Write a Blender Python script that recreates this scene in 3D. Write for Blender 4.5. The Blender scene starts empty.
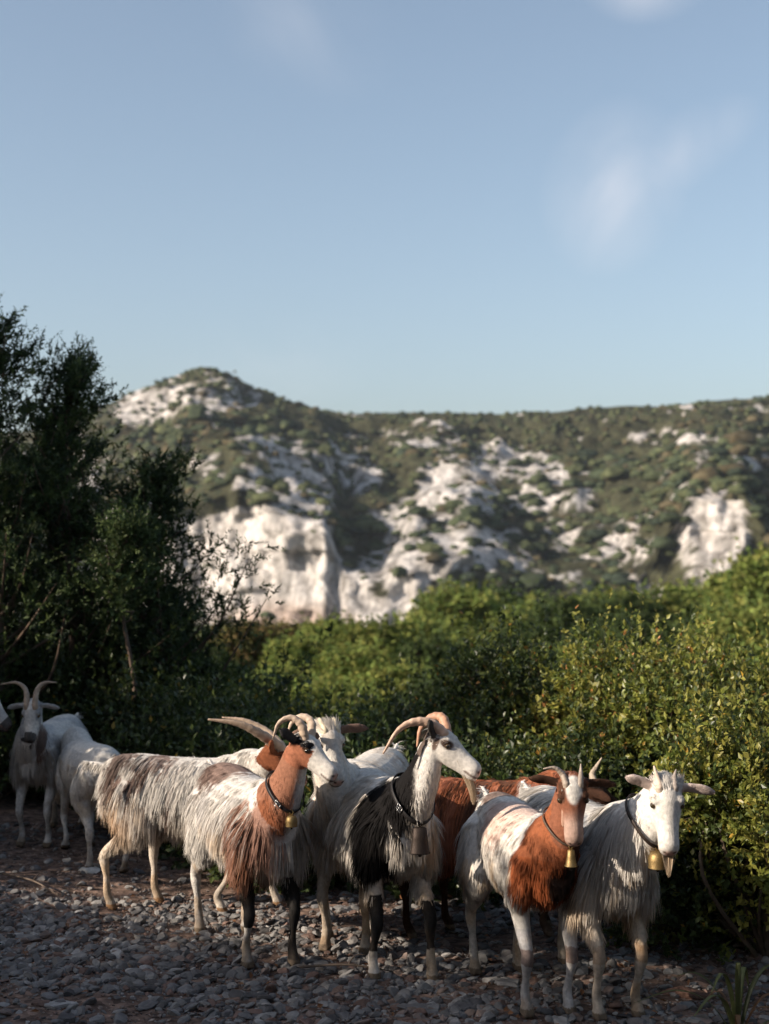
import bpy, math, random
import numpy as np
from mathutils import Vector, Matrix
R = math.radians
PI = math.pi
SC = bpy.context.scene
COL = SC.collection
rng = np.random.default_rng(7)
random.seed(7)

# ------------------------------------------------------------ camera, sky, sun
CAM_H = 1.78
FPX = 1024 * 50 / 36.0
HOR = 540.0
cam = bpy.data.cameras.new('camera')
camo = bpy.data.objects.new('camera', cam)
COL.objects.link(camo)
cam.sensor_fit = 'VERTICAL'
cam.sensor_height = 36
cam.lens = 50
cam.clip_start = 0.05
cam.clip_end = 5000
camo.location = (0, 0, CAM_H)
camo.rotation_euler = (R(90) + math.atan((HOR - 512) / FPX), 0, 0)
cam.dof.use_dof = True
cam.dof.focus_distance = 5.7
cam.dof.aperture_fstop = 2.7
SC.camera = camo

SUN_EL = R(25)
SUN_AZ = R(250)                       # clockwise from +Y
sdir = Vector((math.sin(SUN_AZ) * math.cos(SUN_EL), math.cos(SUN_AZ) * math.cos(SUN_EL), math.sin(SUN_EL)))
world = bpy.data.worlds.new('World')
SC.world = world
world.use_nodes = True
wn, wl = world.node_tree.nodes, world.node_tree.links
wn.clear()
w_out = wn.new('ShaderNodeOutputWorld')
w_bg = wn.new('ShaderNodeBackground')
w_bg.inputs['Strength'].default_value = 0.105
sky = wn.new('ShaderNodeTexSky')
sky.sky_type = 'NISHITA'
sky.sun_disc = False
sky.sun_elevation = SUN_EL
sky.sun_rotation = SUN_AZ
sky.altitude = 200
sky.air_density = 1.0
sky.dust_density = 2.5
sky.ozone_density = 2.0
# a few thin wisps of cloud, laid out by direction on the sky
geo = wn.new('ShaderNodeNewGeometry')
mp = wn.new('ShaderNodeMapping')
mp.inputs['Scale'].default_value = (3.2, 1.0, 2.4)
mp.inputs['Rotation'].default_value = (0, R(35), 0)
mp.inputs['Location'].default_value = (0.63, 0, 0.37)
nz = wn.new('ShaderNodeTexNoise')
nz.inputs['Scale'].default_value = 3.2
nz.inputs['Detail'].default_value = 5
nz.inputs['Roughness'].default_value = 0.5
nz.inputs['Distortion'].default_value = 1.2
tc = wn.new('ShaderNodeTexCoord')
wl.new(tc.outputs['Generated'], mp.inputs['Vector'])
wl.new(mp.outputs['Vector'], nz.inputs['Vector'])


def blob(dx, dz, sx, sz, rot):
    """a soft patch of sky round one direction, in which wisps can form"""
    m = wn.new('ShaderNodeMapping')
    m.vector_type = 'TEXTURE'
    m.inputs['Location'].default_value = (dx, 1.0, dz)
    m.inputs['Rotation'].default_value = (0, R(rot), 0)
    m.inputs['Scale'].default_value = (sx, 1.0, sz)
    g = wn.new('ShaderNodeTexGradient')
    g.gradient_type = 'SPHERICAL'
    wl.new(tc.outputs['Generated'], m.inputs['Vector'])
    wl.new(m.outputs['Vector'], g.inputs['Vector'])
    return g.outputs['Fac']


def wmath(op, a, b):
    n = wn.new('ShaderNodeMath')
    n.operation = op
    for i, v in enumerate((a, b)):
        if isinstance(v, (int, float)):
            n.inputs[i].default_value = v
        else:
            wl.new(v, n.inputs[i])
    n.use_clamp = op == 'MULTIPLY'
    return n.outputs[0]


b1 = blob(0.155, 0.238, 0.050, 0.060, 14)
b5 = blob(0.195, 0.258, 0.060, 0.026, -30)
b2 = blob(0.172, 0.372, 0.05, 0.035, 0)
b3 = blob(-0.055, 0.345, 0.07, 0.05, 30)
b4 = blob(-0.09, 0.12, 0.10, 0.04, -10)
msk = wmath('MAXIMUM', wmath('MAXIMUM', wmath('MAXIMUM', b1, b5), b2), wmath('MAXIMUM', wmath('MULTIPLY', b3, 0.35), wmath('MULTIPLY', b4, 0.3)))
cr = wn.new('ShaderNodeValToRGB')
cr.color_ramp.elements[0].position = 0.33
cr.color_ramp.elements[1].position = 0.70
wl.new(nz.outputs['Fac'], cr.inputs['Fac'])
fac = wmath('ADD', wmath('MULTIPLY', wmath('MULTIPLY', msk, cr.outputs['Color']), 0.42), wmath('ADD', wmath('MULTIPLY', b2, 0.18), wmath('MULTIPLY', b1, 0.08)))
mixw = wn.new('ShaderNodeMixRGB')
mixw.inputs['Color2'].default_value = (6.4, 6.2, 6.4, 1)
wl.new(fac, mixw.inputs['Fac'])
hs_ = wn.new('ShaderNodeHueSaturation')
hs_.inputs['Hue'].default_value = 0.494
hs_.inputs['Saturation'].default_value = 0.80
hs_.inputs['Value'].default_value = 1.12
wl.new(sky.outputs['Color'], hs_.inputs['Color'])
wl.new(hs_.outputs['Color'], mixw.inputs['Color1'])
wl.new(mixw.outputs['Color'], w_bg.inputs['Color'])
wl.new(w_bg.outputs['Background'], w_out.inputs['Surface'])

sun = bpy.data.lights.new('sun', 'SUN')
suno = bpy.data.objects.new('sun', sun)
COL.objects.link(suno)
sun.energy = 5.0
sun.angle = R(0.5)
sun.color = (1.0, 0.87, 0.72)
suno.rotation_euler = sdir.to_track_quat('Z', 'Y').to_euler()
suno.location = (-20, -8, 12)

SC.view_settings.view_transform = 'Standard'
SC.view_settings.look = 'None'
SC.view_settings.exposure = 0.58
SC.view_settings.gamma = 1.0
SC.view_settings.use_curve_mapping = False
SC.render.engine = 'CYCLES'
SC.cycles.use_denoising = True
try:
    SC.cycles.denoiser = 'OPENIMAGEDENOISE'
except Exception:
    pass
SC.cycles.max_bounces = 6
SC.cycles.transparent_max_bounces = 4
SC.cycles.use_adaptive_sampling = True
SC.cycles.adaptive_threshold = 0.02
SC.render.use_persistent_data = False


# ------------------------------------------------------------ helpers
def at(px, py, D):
    """the point of the place that stands D metres ahead on the sight line through a picture point"""
    return np.array([(px - 384.5) / FPX * D, D, CAM_H - (py - HOR) / FPX * D])


def tag(o, label=None, cat=None, group=None, kind=None):
    if label: o['label'] = label
    if cat: o['category'] = cat
    if group: o['group'] = group
    if kind: o['kind'] = kind
    return o


def empty(name, loc, rz=0.0):
    o = bpy.data.objects.new(name, None)
    o.empty_display_size = 0.1
    COL.objects.link(o)
    o.location = loc
    o.rotation_euler = (0, 0, rz)
    return o


def build(name, V, F, mat, parent=None, col=None, smooth=True, loc=None):
    """V (n,3); F an array (m,3|4) or a list of such arrays; col (n,3) colours of the thing itself"""
    V = np.asarray(V, dtype=np.float32)
    if not isinstance(F, (list, tuple)):
        F = [F]
    F = [np.asarray(f, dtype=np.int32) for f in F if len(f)]
    me = bpy.data.meshes.new(name)
    me.vertices.add(len(V))
    me.vertices.foreach_set('co', V.ravel())
    nl = sum(f.size for f in F)
    me.loops.add(nl)
    me.loops.foreach_set('vertex_index', np.concatenate([f.ravel() for f in F]))
    npoly = sum(len(f) for f in F)
    me.polygons.add(npoly)
    tot = np.concatenate([np.full(len(f), f.shape[1], dtype=np.int32) for f in F])
    st = np.concatenate([[0], np.cumsum(tot)[:-1]]).astype(np.int32)
    me.polygons.foreach_set('loop_start', st)
    me.update(calc_edges=True)
    me.validate()
    me.polygons.foreach_set('use_smooth', np.full(len(me.polygons), smooth))
    if col is not None:
        a = me.attributes.new('tint', 'FLOAT_COLOR', 'POINT')
        c = np.ones((len(V), 4), dtype=np.float32)
        c[:, :3] = col
        a.data.foreach_set('color', c.ravel())
    me.materials.append(mat)
    o = bpy.data.objects.new(name, me)
    COL.objects.link(o)
    if parent is not None:
        o.parent = parent
    if loc is not None:
        o.location = loc
    return o


class MB:
    """collects pieces for one mesh"""
    def __init__(s):
        s.V, s.T, s.Q, s.C, s.n = [], [], [], [], 0

    def add(s, V, T=None, Q=None, C=None):
        V = np.asarray(V, dtype=float)
        if T is not None and len(T): s.T.append(np.asarray(T, dtype=np.int32) + s.n)
        if Q is not None and len(Q): s.Q.append(np.asarray(Q, dtype=np.int32) + s.n)
        s.V.append(V)
        if C is not None:
            s.C.append(np.broadcast_to(np.asarray(C, dtype=float), (len(V), 3)))
        s.n += len(V)

    def build(s, name, mat, parent=None, smooth=True, loc=None):
        F = []
        if s.T: F.append(np.concatenate(s.T))
        if s.Q: F.append(np.concatenate(s.Q))
        return build(name, np.concatenate(s.V), F, mat, parent, np.concatenate(s.C) if s.C else None, smooth, loc)


def unit(v):
    v = np.asarray(v, dtype=float)
    n = np.linalg.norm(v, axis=-1, keepdims=True)
    return v / np.maximum(n, 1e-9)


def hash3(ix, iy, iz, seed=0):
    h = (ix.astype(np.int64) * 374761393 + iy.astype(np.int64) * 668265263 + iz.astype(np.int64) * 2147483647 + seed * 1274126177) & 0xFFFFFFFF
    h = ((h ^ (h >> 13)) * 1274126177) & 0xFFFFFFFF
    h = ((h ^ (h >> 16)) * 2246822519) & 0xFFFFFFFF
    return ((h ^ (h >> 15)) & 0xFFFFFF) / float(0xFFFFFF)


def vnoise(p, seed=0):
    p = np.asarray(p, dtype=float)
    i = np.floor(p).astype(np.int64)
    f = p - i
    f = f * f * (3 - 2 * f)
    out = 0
    for dx in (0, 1):
        for dy in (0, 1):
            for dz in (0, 1):
                w = (f[:, 0] if dx else 1 - f[:, 0]) * (f[:, 1] if dy else 1 - f[:, 1]) * (f[:, 2] if dz else 1 - f[:, 2])
                out = out + w * hash3(i[:, 0] + dx, i[:, 1] + dy, i[:, 2] + dz, seed)
    return out


def fbm(p, octv=4, seed=0, gain=0.5):
    p = np.asarray(p, dtype=float)
    a, s, t = 1.0, 0.0, 0.0
    for o in range(octv):
        s = s + a * vnoise(p * (2 ** o) + 17.3 * o, seed + o)
        t += a
        a *= gain
    return s / t


def sstep(a, b, x):
    t = np.clip((x - a) / (b - a), 0, 1)
    return t * t * (3 - 2 * t)


def loft(rings, n=16, cap=True):
    """rings: (centre, wide half-axis vector, high half-axis vector)"""
    th = np.linspace(0, 2 * PI, n, endpoint=False)
    V = []
    for c, a, b in rings:
        V.append(np.asarray(c)[None] + np.cos(th)[:, None] * np.asarray(a)[None] + np.sin(th)[:, None] * np.asarray(b)[None])
    m = len(rings)
    V = np.concatenate(V)
    Q = []
    for i in range(m - 1):
        k = np.arange(n)
        Q.append(np.stack([i * n + k, i * n + (k + 1) % n, (i + 1) * n + (k + 1) % n, (i + 1) * n + k], 1))
    Q = np.concatenate(Q)
    T = []
    if cap:
        V = np.concatenate([V, [rings[0][0]], [rings[-1][0]]])
        k = np.arange(n)
        T.append(np.stack([(k + 1) % n, k, np.full(n, m * n)], 1))
        T.append(np.stack([(m - 1) * n + k, (m - 1) * n + (k + 1) % n, np.full(n, m * n + 1)], 1))
        T = np.concatenate(T)
    return V, T, Q


def catmull(P, k=6):
    P = np.asarray(P, dtype=float)
    Pp = np.concatenate([[2 * P[0] - P[1]], P, [2 * P[-1] - P[-2]]])
    out = []
    for i in range(1, len(Pp) - 2):
        p0, p1, p2, p3 = Pp[i - 1], Pp[i], Pp[i + 1], Pp[i + 2]
        for t in np.linspace(0, 1, k, endpoint=False):
            out.append(0.5 * ((2 * p1) + (-p0 + p2) * t + (2 * p0 - 5 * p1 + 4 * p2 - p3) * t * t + (-p0 + 3 * p1 - 3 * p2 + p3) * t ** 3))
    out.append(P[-1])
    return np.array(out)


def tube(P, r, n=10, hint=(0, 1, 0), flat=1.0, cap=True):
    """tapered tube along the points P; r a radius for each (wide), flat = high/wide"""
    P = np.asarray(P, dtype=float)
    r = np.broadcast_to(np.asarray(r, dtype=float), (len(P),))
    fl = np.broadcast_to(np.asarray(flat, dtype=float), (len(P),))
    T = np.gradient(P, axis=0)
    T = unit(T)
    rings = []
    h = np.asarray(hint, dtype=float)
    for i in range(len(P)):
        a = h - T[i] * np.dot(h, T[i])
        if np.linalg.norm(a) < 1e-3:
            a = np.cross(T[i], [1, 0.3, 0.2])
        a = unit(a)
        h = a
        b = np.cross(T[i], a)
        rings.append((P[i], a * r[i], b * r[i] * fl[i]))
    return loft(rings, n, cap)


# ------------------------------------------------------------ materials
def mat_new(name):
    m = bpy.data.materials.new(name)
    m.use_nodes = True
    n, l = m.node_tree.nodes, m.node_tree.links
    return m, n, l, n['Principled BSDF']


def tinted(name, rough=0.75, noise=0.25, scale=60, bump=0.0, bscale=300, transl=0.0, spec=0.3, sheen=0.0):
    m, n, l, b = mat_new(name)
    at_ = n.new('ShaderNodeAttribute')
    at_.attribute_name = 'tint'
    t = n.new('ShaderNodeTexNoise')
    t.inputs['Scale'].default_value = scale
    t.inputs['Detail'].default_value = 4
    tcn = n.new('ShaderNodeTexCoord')
    l.new(tcn.outputs['Object'], t.inputs['Vector'])
    mr = n.new('ShaderNodeMapRange')
    mr.inputs['From Min'].default_value = 0.3
    mr.inputs['From Max'].default_value = 0.7
    mr.inputs['To Min'].default_value = 1 - noise
    mr.inputs['To Max'].default_value = 1 + noise
    l.new(t.outputs['Fac'], mr.inputs['Value'])
    mx = n.new('ShaderNodeVectorMath')
    mx.operation = 'SCALE'
    l.new(at_.outputs['Color'], mx.inputs[0])
    l.new(mr.outputs['Result'], mx.inputs['Scale'])
    l.new(mx.outputs['Vector'], b.inputs['Base Color'])
    b.inputs['Roughness'].default_value = rough
    b.inputs['Specular IOR Level'].default_value = spec
    if sheen:
        b.inputs['Sheen Weight'].default_value = sheen
        b.inputs['Sheen Roughness'].default_value = 0.5
    if bump:
        t2 = n.new('ShaderNodeTexNoise')
        t2.inputs['Scale'].default_value = bscale
        t2.inputs['Detail'].default_value = 5
        l.new(tcn.outputs['Object'], t2.inputs['Vector'])
        bp = n.new('ShaderNodeBump')
        bp.inputs['Strength'].default_value = bump
        bp.inputs['Distance'].default_value = 0.01
        l.new(t2.outputs['Fac'], bp.inputs['Height'])
        l.new(bp.outputs['Normal'], b.inputs['Normal'])
    if transl:
        tr = n.new('ShaderNodeBsdfTranslucent')
        l.new(mx.outputs['Vector'], tr.inputs['Color'])
        ms = n.new('ShaderNodeMixShader')
        ms.inputs['Fac'].default_value = transl
        l.new(b.outputs['BSDF'], ms.inputs[1])
        l.new(tr.outputs['BSDF'], ms.inputs[2])
        l.new(ms.outputs['Shader'], n['Material Output'].inputs['Surface'])
    return m


M_FUR = tinted('short_fur', 0.85, 0.2, 70, 0.45, 240, spec=0.1)
M_HAIR = tinted('long_hair', 0.75, 0.10, 40, transl=0.28, spec=0.12)
M_LEAF = tinted('leaf', 0.40, 0.2, 30, transl=0.40, spec=0.45)
M_NEEDLE = tinted('juniper_needles', 0.6, 0.25, 8, transl=0.12, spec=0.25)
M_FAR = tinted('far_foliage', 0.7, 0.3, 0.9, transl=0.3, spec=0.1)
M_SHRUB = tinted('hill_shrub', 0.85, 0.45, 0.8, 0.8, 1.6, spec=0.05)
M_BARK = tinted('bark', 0.9, 0.3, 14, 0.6, 40, spec=0.1)
M_HORN = tinted('horn', 0.5, 0.18, 35, 0.35, 90, spec=0.4)
M_STONE = tinted('stone', 0.85, 0.22, 30, 0.5, 60, spec=0.2)
M_LEATHER = tinted('leather', 0.55, 0.2, 50, 0.2, 200)
M_EYE = tinted('eye', 0.08, 0.05, 10, spec=0.7)


def metal(name, colr, rough):
    m, n, l, b = mat_new(name)
    b.inputs['Metallic'].default_value = 0.85
    t = n.new('ShaderNodeTexNoise')
    t.inputs['Scale'].default_value = 45
    t.inputs['Detail'].default_value = 6
    c = n.new('ShaderNodeValToRGB')
    c.color_ramp.elements[0].color = (*[x * 0.35 for x in colr], 1)
    c.color_ramp.elements[1].color = (*colr, 1)
    c.color_ramp.elements[0].position = 0.35
    c.color_ramp.elements[1].position = 0.6
    l.new(t.outputs['Fac'], c.inputs['Fac'])
    l.new(c.outputs['Color'], b.inputs['Base Color'])
    b.inputs['Roughness'].default_value = rough
    return m


M_BRASS = metal('old_brass', (0.36, 0.25, 0.11), 0.55)
M_IRON = metal('dark_iron', (0.055, 0.042, 0.036), 0.6)
M_STEEL = metal('buckle_steel', (0.5, 0.5, 0.5), 0.3)


# ------------------------------------------------------------ the ground
def edge_D(x):
    return 8.6 - 0.62 * np.clip(x, -8, 3.2) * 0.55


def ground_z(x, y):
    x = np.asarray(x, dtype=float)
    y = np.asarray(y, dtype=float)
    e = edge_D(x) + 0.5
    d = np.maximum(y - e, 0)
    z = -0.17 * d / (1 + d * 0.0045)                        # falls away beyond the track into the valley
    p = np.stack([x, y, np.zeros_like(x)], -1)
    sh = p.shape[:-1]
    pf = p.reshape(-1, 3)
    z = z + (fbm(pf * 0.9, 3, 3).reshape(sh) - 0.5) * 0.13 * np.clip(1.2 - np.abs(y - 6) / 60, 0.2, 1)
    z = z + (fbm(pf * 0.02, 3, 5).reshape(sh) - 0.5) * np.clip(d / 40, 0, 1) * 5
    return z


def spaced(lo, hi, fine_lo, fine_hi, step, grow=1.18):
    a = list(np.arange(fine_lo, fine_hi, step))
    s, x = step, a[-1]
    while x < hi:
        s *= grow
        x += s
        a.append(x)
    s, x = step, a[0]
    while x > lo:
        s *= grow
        x -= s
        a.insert(0, x)
    return np.array(a)


gx = spaced(-900, 900, -3.2, 3.2, 0.04, 1.12)
gy = spaced(-60, 1300, 4.4, 9.5, 0.04, 1.10)
GX, GY = np.meshgrid(gx, gy)
GZ = ground_z(GX, GY)
# small lumps of trodden soil near the track
near = np.clip(1 - np.abs(GY - 6.5) / 6, 0, 1) * np.clip(1 - np.abs(GX) / 6, 0, 1)
GZ = GZ + (fbm(np.stack([GX, GY, 0 * GX], -1).reshape(-1, 3) * 9, 3, 9).reshape(GX.shape) - 0.5) * 0.035 * near
Vg = np.stack([GX, GY, GZ], -1).reshape(-1, 3)
ny, nx = GX.shape
idx = np.arange(nx * ny).reshape(ny, nx)
Qg = np.stack([idx[:-1, :-1], idx[:-1, 1:], idx[1:, 1:], idx[1:, :-1]], -1).reshape(-1, 4)

m, n, l, b = mat_new('stony_soil')
tcn = n.new('ShaderNodeTexCoord')
t1 = n.new('ShaderNodeTexNoise'); t1.inputs['Scale'].default_value = 14; t1.inputs['Detail'].default_value = 8
t2 = n.new('ShaderNodeTexVoronoi'); t2.inputs['Scale'].default_value = 38
t3 = n.new('ShaderNodeTexNoise'); t3.inputs['Scale'].default_value = 0.05; t3.inputs['Detail'].default_value = 4
for t in (t1, t2, t3):
    l.new(tcn.outputs['Object'], t.inputs['Vector'])
c1 = n.new('ShaderNodeValToRGB')
c1.color_ramp.elements[0].color = (0.07, 0.05, 0.042, 1); c1.color_ramp.elements[0].position = 0.3
c1.color_ramp.elements[1].color = (0.23, 0.155, 0.12, 1); c1.color_ramp.elements[1].position = 0.7
l.new(t1.outputs['Fac'], c1.inputs['Fac'])
mxc = n.new('ShaderNodeMixRGB'); mxc.blend_type = 'OVERLAY'; mxc.inputs['Fac'].default_value = 0.5
l.new(c1.outputs['Color'], mxc.inputs['Color1'])
sepc = n.new('ShaderNodeSeparateColor')
l.new(t2.outputs['Color'], sepc.inputs['Color'])
l.new(sepc.outputs['Red'], mxc.inputs['Color2'])
# farther down the slope the soil is under dry grass and leaf litter
sp = n.new('ShaderNodeSeparateXYZ')
l.new(tcn.outputs['Object'], sp.inputs['Vector'])
mrr = n.new('ShaderNodeMapRange'); mrr.inputs['From Min'].default_value = 9.5; mrr.inputs['From Max'].default_value = 14
l.new(sp.outputs['Y'], mrr.inputs['Value'])
mx2 = n.new('ShaderNodeMixRGB'); mx2.inputs['Color2'].default_value = (0.045, 0.055, 0.022, 1)
l.new(mrr.outputs['Result'], mx2.inputs['Fac'])
l.new(mxc.outputs['Color'], mx2.inputs['Color1'])
l.new(mx2.outputs['Color'], b.inputs['Base Color'])
b.inputs['Roughness'].default_value = 0.95
b.inputs['Specular IOR Level'].default_value = 0.1
bp = n.new('ShaderNodeBump'); bp.inputs['Distance'].default_value = 0.02; bp.inputs['Strength'].default_value = 0.8
l.new(t1.outputs['Fac'], bp.inputs['Height']); l.new(bp.outputs['Normal'], b.inputs['Normal'])
M_SOIL = m
tag(build('ground', Vg, Qg, M_SOIL), kind='structure')


# ------------------------------------------------------------ the rocky hill across the valley
def interp(x, pts):
    a = np.array(pts, dtype=float)
    return np.interp(x, a[:, 0], a[:, 1])


RIDGE = [(-700, 470), (-100, 450), (60, 425), (118, 400), (150, 387), (175, 376), (200, 366), (208, 366), (230, 375), (255, 387), (290, 402), (320, 410), (350, 413),
         (430, 414), (520, 412), (600, 408), (660, 405), (720, 402), (769, 398), (1000, 392), (1500, 410)]
CTOP = [(-400, 560), (80, 540), (160, 528), (205, 505), (240, 500), (285, 512), (325, 516), (345, 575), (380, 590), (420, 578), (470, 570), (520, 588), (600, 590), (650, 560), (690, 498), (740, 500), (769, 530), (1000, 560), (1400, 560)]
CBOT = [(-400, 640), (100, 650), (200, 648), (340, 648), (400, 620), (450, 600), (520, 610), (600, 620), (660, 600), (690, 592), (750, 590), (800, 600), (1400, 640)]

hx = np.arange(-400, 401, 1.5)
NV = 300
tv = np.linspace(0, 1, NV)
HX, TV = np.meshgrid(hx, tv)


def hill_surface(X, t):
    """t 0..1: valley floor, cliff, broken slope, ridge, far side"""
    pn = np.stack([X * 0.012, t * 3, 0 * X], -1).reshape(-1, 3)
    Dc = 410 + 22 * (fbm(pn, 3, 21).reshape(X.shape) - 0.5) + 8 * np.sin(X * 0.03) + 58 * (1 - sstep(-85, 15, X))
    D = np.where(t < 0.15, 300 + (Dc - 300) * t / 0.15,
        np.where(t < 0.45, Dc + 10 * (t - 0.15) / 0.30,
        np.where(t < 0.88, Dc + 10 + (690 - Dc - 10) * (t - 0.45) / 0.43, 690 + 260 * (t - 0.88) / 0.12)))
    px = 384.5 + X / D * FPX
    yb = interp(px, CBOT)
    yt = interp(px, CTOP)
    yr = interp(px, RIDGE)
    jag = fbm(np.stack([X * .05, 0 * X, 0 * X + 3], -1).reshape(-1, 3), 3, 51).reshape(X.shape) - .5
    yt = yt + jag * 44
    y0 = 668
    Y = np.where(t < 0.15, y0 + (yb - y0) * (t / 0.15),
        np.where(t < 0.45, yb + (yt - yb) * sstep(0.15, 0.45, t),
        np.where(t < 0.88, yt + (yr - yt) * ((t - 0.45) / 0.43) ** 0.85, yr)))
    Z = CAM_H - (Y - HOR) / FPX * D
    Zr = CAM_H - (yr - HOR) / FPX * 690
    Z = np.where(t > 0.88, Zr - 70 * ((t - 0.88) / 0.12) ** 1.3, Z)
    P = np.stack([X, D, Z], -1)
    pf = P.reshape(-1, 3)
    # ledges and outcrops on the slope above the cliff
    f = fbm(pf * [0.020, 0.020, 0.05], 4, 31).reshape(X.shape)
    r = 1 - np.abs(2 * f - 1)
    slope = sstep(0.42, 0.52, t) * (1 - sstep(0.80, 0.88, t))
    Z = Z + slope * (r - 0.7) * 15
    Z = Z + slope * (fbm(pf * [0.07, 0.07, 0.1], 4, 33).reshape(X.shape) - 0.5) * 9
    Z = Z + slope * (1 - np.abs(2 * fbm(pf * [0.05, 0.03, 0.0], 4, 34).reshape(X.shape) - 1) - .6) * 9
    cl = sstep(0.12, 0.2, t) * (1 - sstep(0.42, 0.5, t))
    q3 = np.stack([X * 0.045, Z * 0.020, 0 * X], -1).reshape(-1, 3)
    rg = 1 - np.abs(2 * fbm(q3, 4, 35).reshape(X.shape) - 1)
    rg2 = 1 - np.abs(2 * fbm(q3 * [3.1, 3.4, 1] + 7, 4, 39).reshape(X.shape) - 1)
    cell = np.floor(Z / 6 + 1.8 * fbm(np.stack([X * .03, 0 * X, 0 * X], -1).reshape(-1, 3), 2, 38).reshape(X.shape))
    led = hash3(cell, np.floor(X / 22 + cell * .37), 0 * cell, 3)
    D = D - cl * (rg - .6) * 14 - cl * (rg2 - .6) * 12 + cl * led * 5
    top = sstep(0.80, 0.9, t)
    Z = Z + top * (fbm(pf * [0.05, 0.05, 0], 3, 37).reshape(X.shape) - 0.5) * 3.5
    return np.stack([X, D, Z], -1)


HP = hill_surface(HX, TV)
px = 384.5 + HP[..., 0] / HP[..., 1] * FPX
py = HOR - (HP[..., 2] - CAM_H) / HP[..., 1] * FPX
flat = HP.reshape(-1, 3)
n1 = fbm(flat * [0.035, 0.02, 0.06], 4, 41, 0.6).reshape(px.shape)
n2 = fbm(flat * [0.12, 0.08, 0.2], 5, 43, 0.68).reshape(px.shape)


def ell(cx, cy, rx, ry, rot=0):
    c, s = math.cos(R(rot)), math.sin(R(rot))
    dx, dy = px - cx, py - cy
    return np.sqrt(((dx * c + dy * s) / rx) ** 2 + ((-dx * s + dy * c) / ry) ** 2)


# where bare limestone shows
rock = np.zeros_like(px)
for cx, cy, rx, ry, rot, amt in [(250, 580, 125, 80, 0, 1.9), (350, 602, 80, 42, -8, 1.5), (420, 568, 75, 26, -30, .95), (440, 500, 95, 40, -28, .72), (530, 475, 60, 34, 20, .72),
                                 (235, 470, 60, 26, 8, .60), (355, 440, 120, 12, 2, .62), (150, 405, 48, 20, -14, 1.1), (205, 398, 60, 16, 8, .95), (250, 396, 30, 10, 20, .6), (712, 540, 42, 56, 0, 1.2),
                                 (600, 545, 60, 30, 0, .62), (670, 437, 55, 9, 0, .75), (765, 409, 25, 6, 0, .7), (620, 605, 60, 10, 0, .6), (480, 555, 80, 30, -10, .6),
                                 (130, 560, 60, 60, 0, .8), (60, 480, 60, 60, 0, .5), (310, 470, 50, 24, 0, .8), (270, 450, 60, 16, 10, .85), (300, 500, 40, 14, 0, .7), (350, 475, 40, 26, 0, .72), (395, 520, 34, 24, 0, .75), (380, 560, 50, 30, -20, .8), (560, 500, 40, 40, 0, .5), (770, 470, 60, 20, 0, .4)]:
    rock = np.maximum(rock, amt * (1 - sstep(0.55, 1.15, ell(cx, cy, rx, ry, rot))))
for cx, cy, rx, ry, rot, amt in [(350, 548, 22, 30, 0, .6), (190, 440, 50, 16, -5, .5), (380, 590, 12, 10, 0, .6)]:
    rock = rock - amt * (1 - sstep(0.5, 1.1, ell(cx, cy, rx, ry, rot)))
rockm = sstep(0.46, 0.55, rock * 0.72 + (n2 - 0.5) * 1.9 + (n1 - 0.5) * 1.3 + 0.13)
Qh_idx = np.arange(HX.size).reshape(HX.shape)
Qh = np.stack([Qh_idx[:-1, :-1], Qh_idx[:-1, 1:], Qh_idx[1:, 1:], Qh_idx[1:, :-1]], -1).reshape(-1, 4)
warm = sstep(0.5, 0.62, n2) * (py > 600)[...]
rc = np.array([0.68, 0.655, 0.63])[None, None] * (0.8 + 0.4 * n1[..., None])
pinkish = (1 - sstep(0.3, 1.1, ell(285, 625, 90, 30)))[..., None]
rc = rc * (1 - 0.6 * pinkish) + np.array([0.42, 0.27, 0.19]) * 0.6 * pinkish
gc = np.array([0.080, 0.082, 0.046])[None, None] * (0.6 + 0.8 * n2[..., None])
red = sstep(0.62, 0.7, n1)[..., None] * 0.25
gc = gc * (1 - red) + np.array([0.10, 0.06, 0.035]) * red
hc = rc * rockm[..., None] + gc * (1 - rockm[..., None])

m, n, l, b = mat_new('limestone_hillside')
a_ = n.new('ShaderNodeAttribute'); a_.attribute_name = 'tint'
tcn = n.new('ShaderNodeTexCoord')
mpp = n.new('ShaderNodeMapping'); mpp.inputs['Scale'].default_value = (1, 1, 0.25)
l.new(tcn.outputs['Object'], mpp.inputs['Vector'])
t1 = n.new('ShaderNodeTexNoise'); t1.inputs['Scale'].default_value = 0.16; t1.inputs['Detail'].default_value = 10; t1.inputs['Roughness'].default_value = 0.68
l.new(mpp.outputs['Vector'], t1.inputs['Vector'])
c1 = n.new('ShaderNodeValToRGB')
c1.color_ramp.elements[0].color = (0.40, 0.385, 0.37, 1); c1.color_ramp.elements[0].position = 0.38
c1.color_ramp.elements[1].color = (1.08, 1.05, 1.03, 1); c1.color_ramp.elements[1].position = 0.54
l.new(t1.outputs['Fac'], c1.inputs['Fac'])
mm = n.new('ShaderNodeMixRGB'); mm.blend_type = 'MULTIPLY'; mm.inputs['Fac'].default_value = 1
l.new(a_.outputs['Color'], mm.inputs['Color1']); l.new(c1.outputs['Color'], mm.inputs['Color2'])
vo = n.new('ShaderNodeTexVoronoi'); vo.feature = 'DISTANCE_TO_EDGE'; vo.inputs['Scale'].default_value = 0.14
mp4 = n.new('ShaderNodeMapping'); mp4.inputs['Scale'].default_value = (1, .6, 1.5)
nw_ = n.new('ShaderNodeTexNoise'); nw_.inputs['Scale'].default_value = 0.12; nw_.inputs['Detail'].default_value = 4
va = n.new('ShaderNodeVectorMath'); va.operation = 'MULTIPLY_ADD'; va.inputs[1].default_value = (14, 14, 14)
l.new(tcn.outputs['Object'], nw_.inputs['Vector']); l.new(nw_.outputs['Color'], va.inputs[0]); l.new(tcn.outputs['Object'], va.inputs[2])
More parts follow.
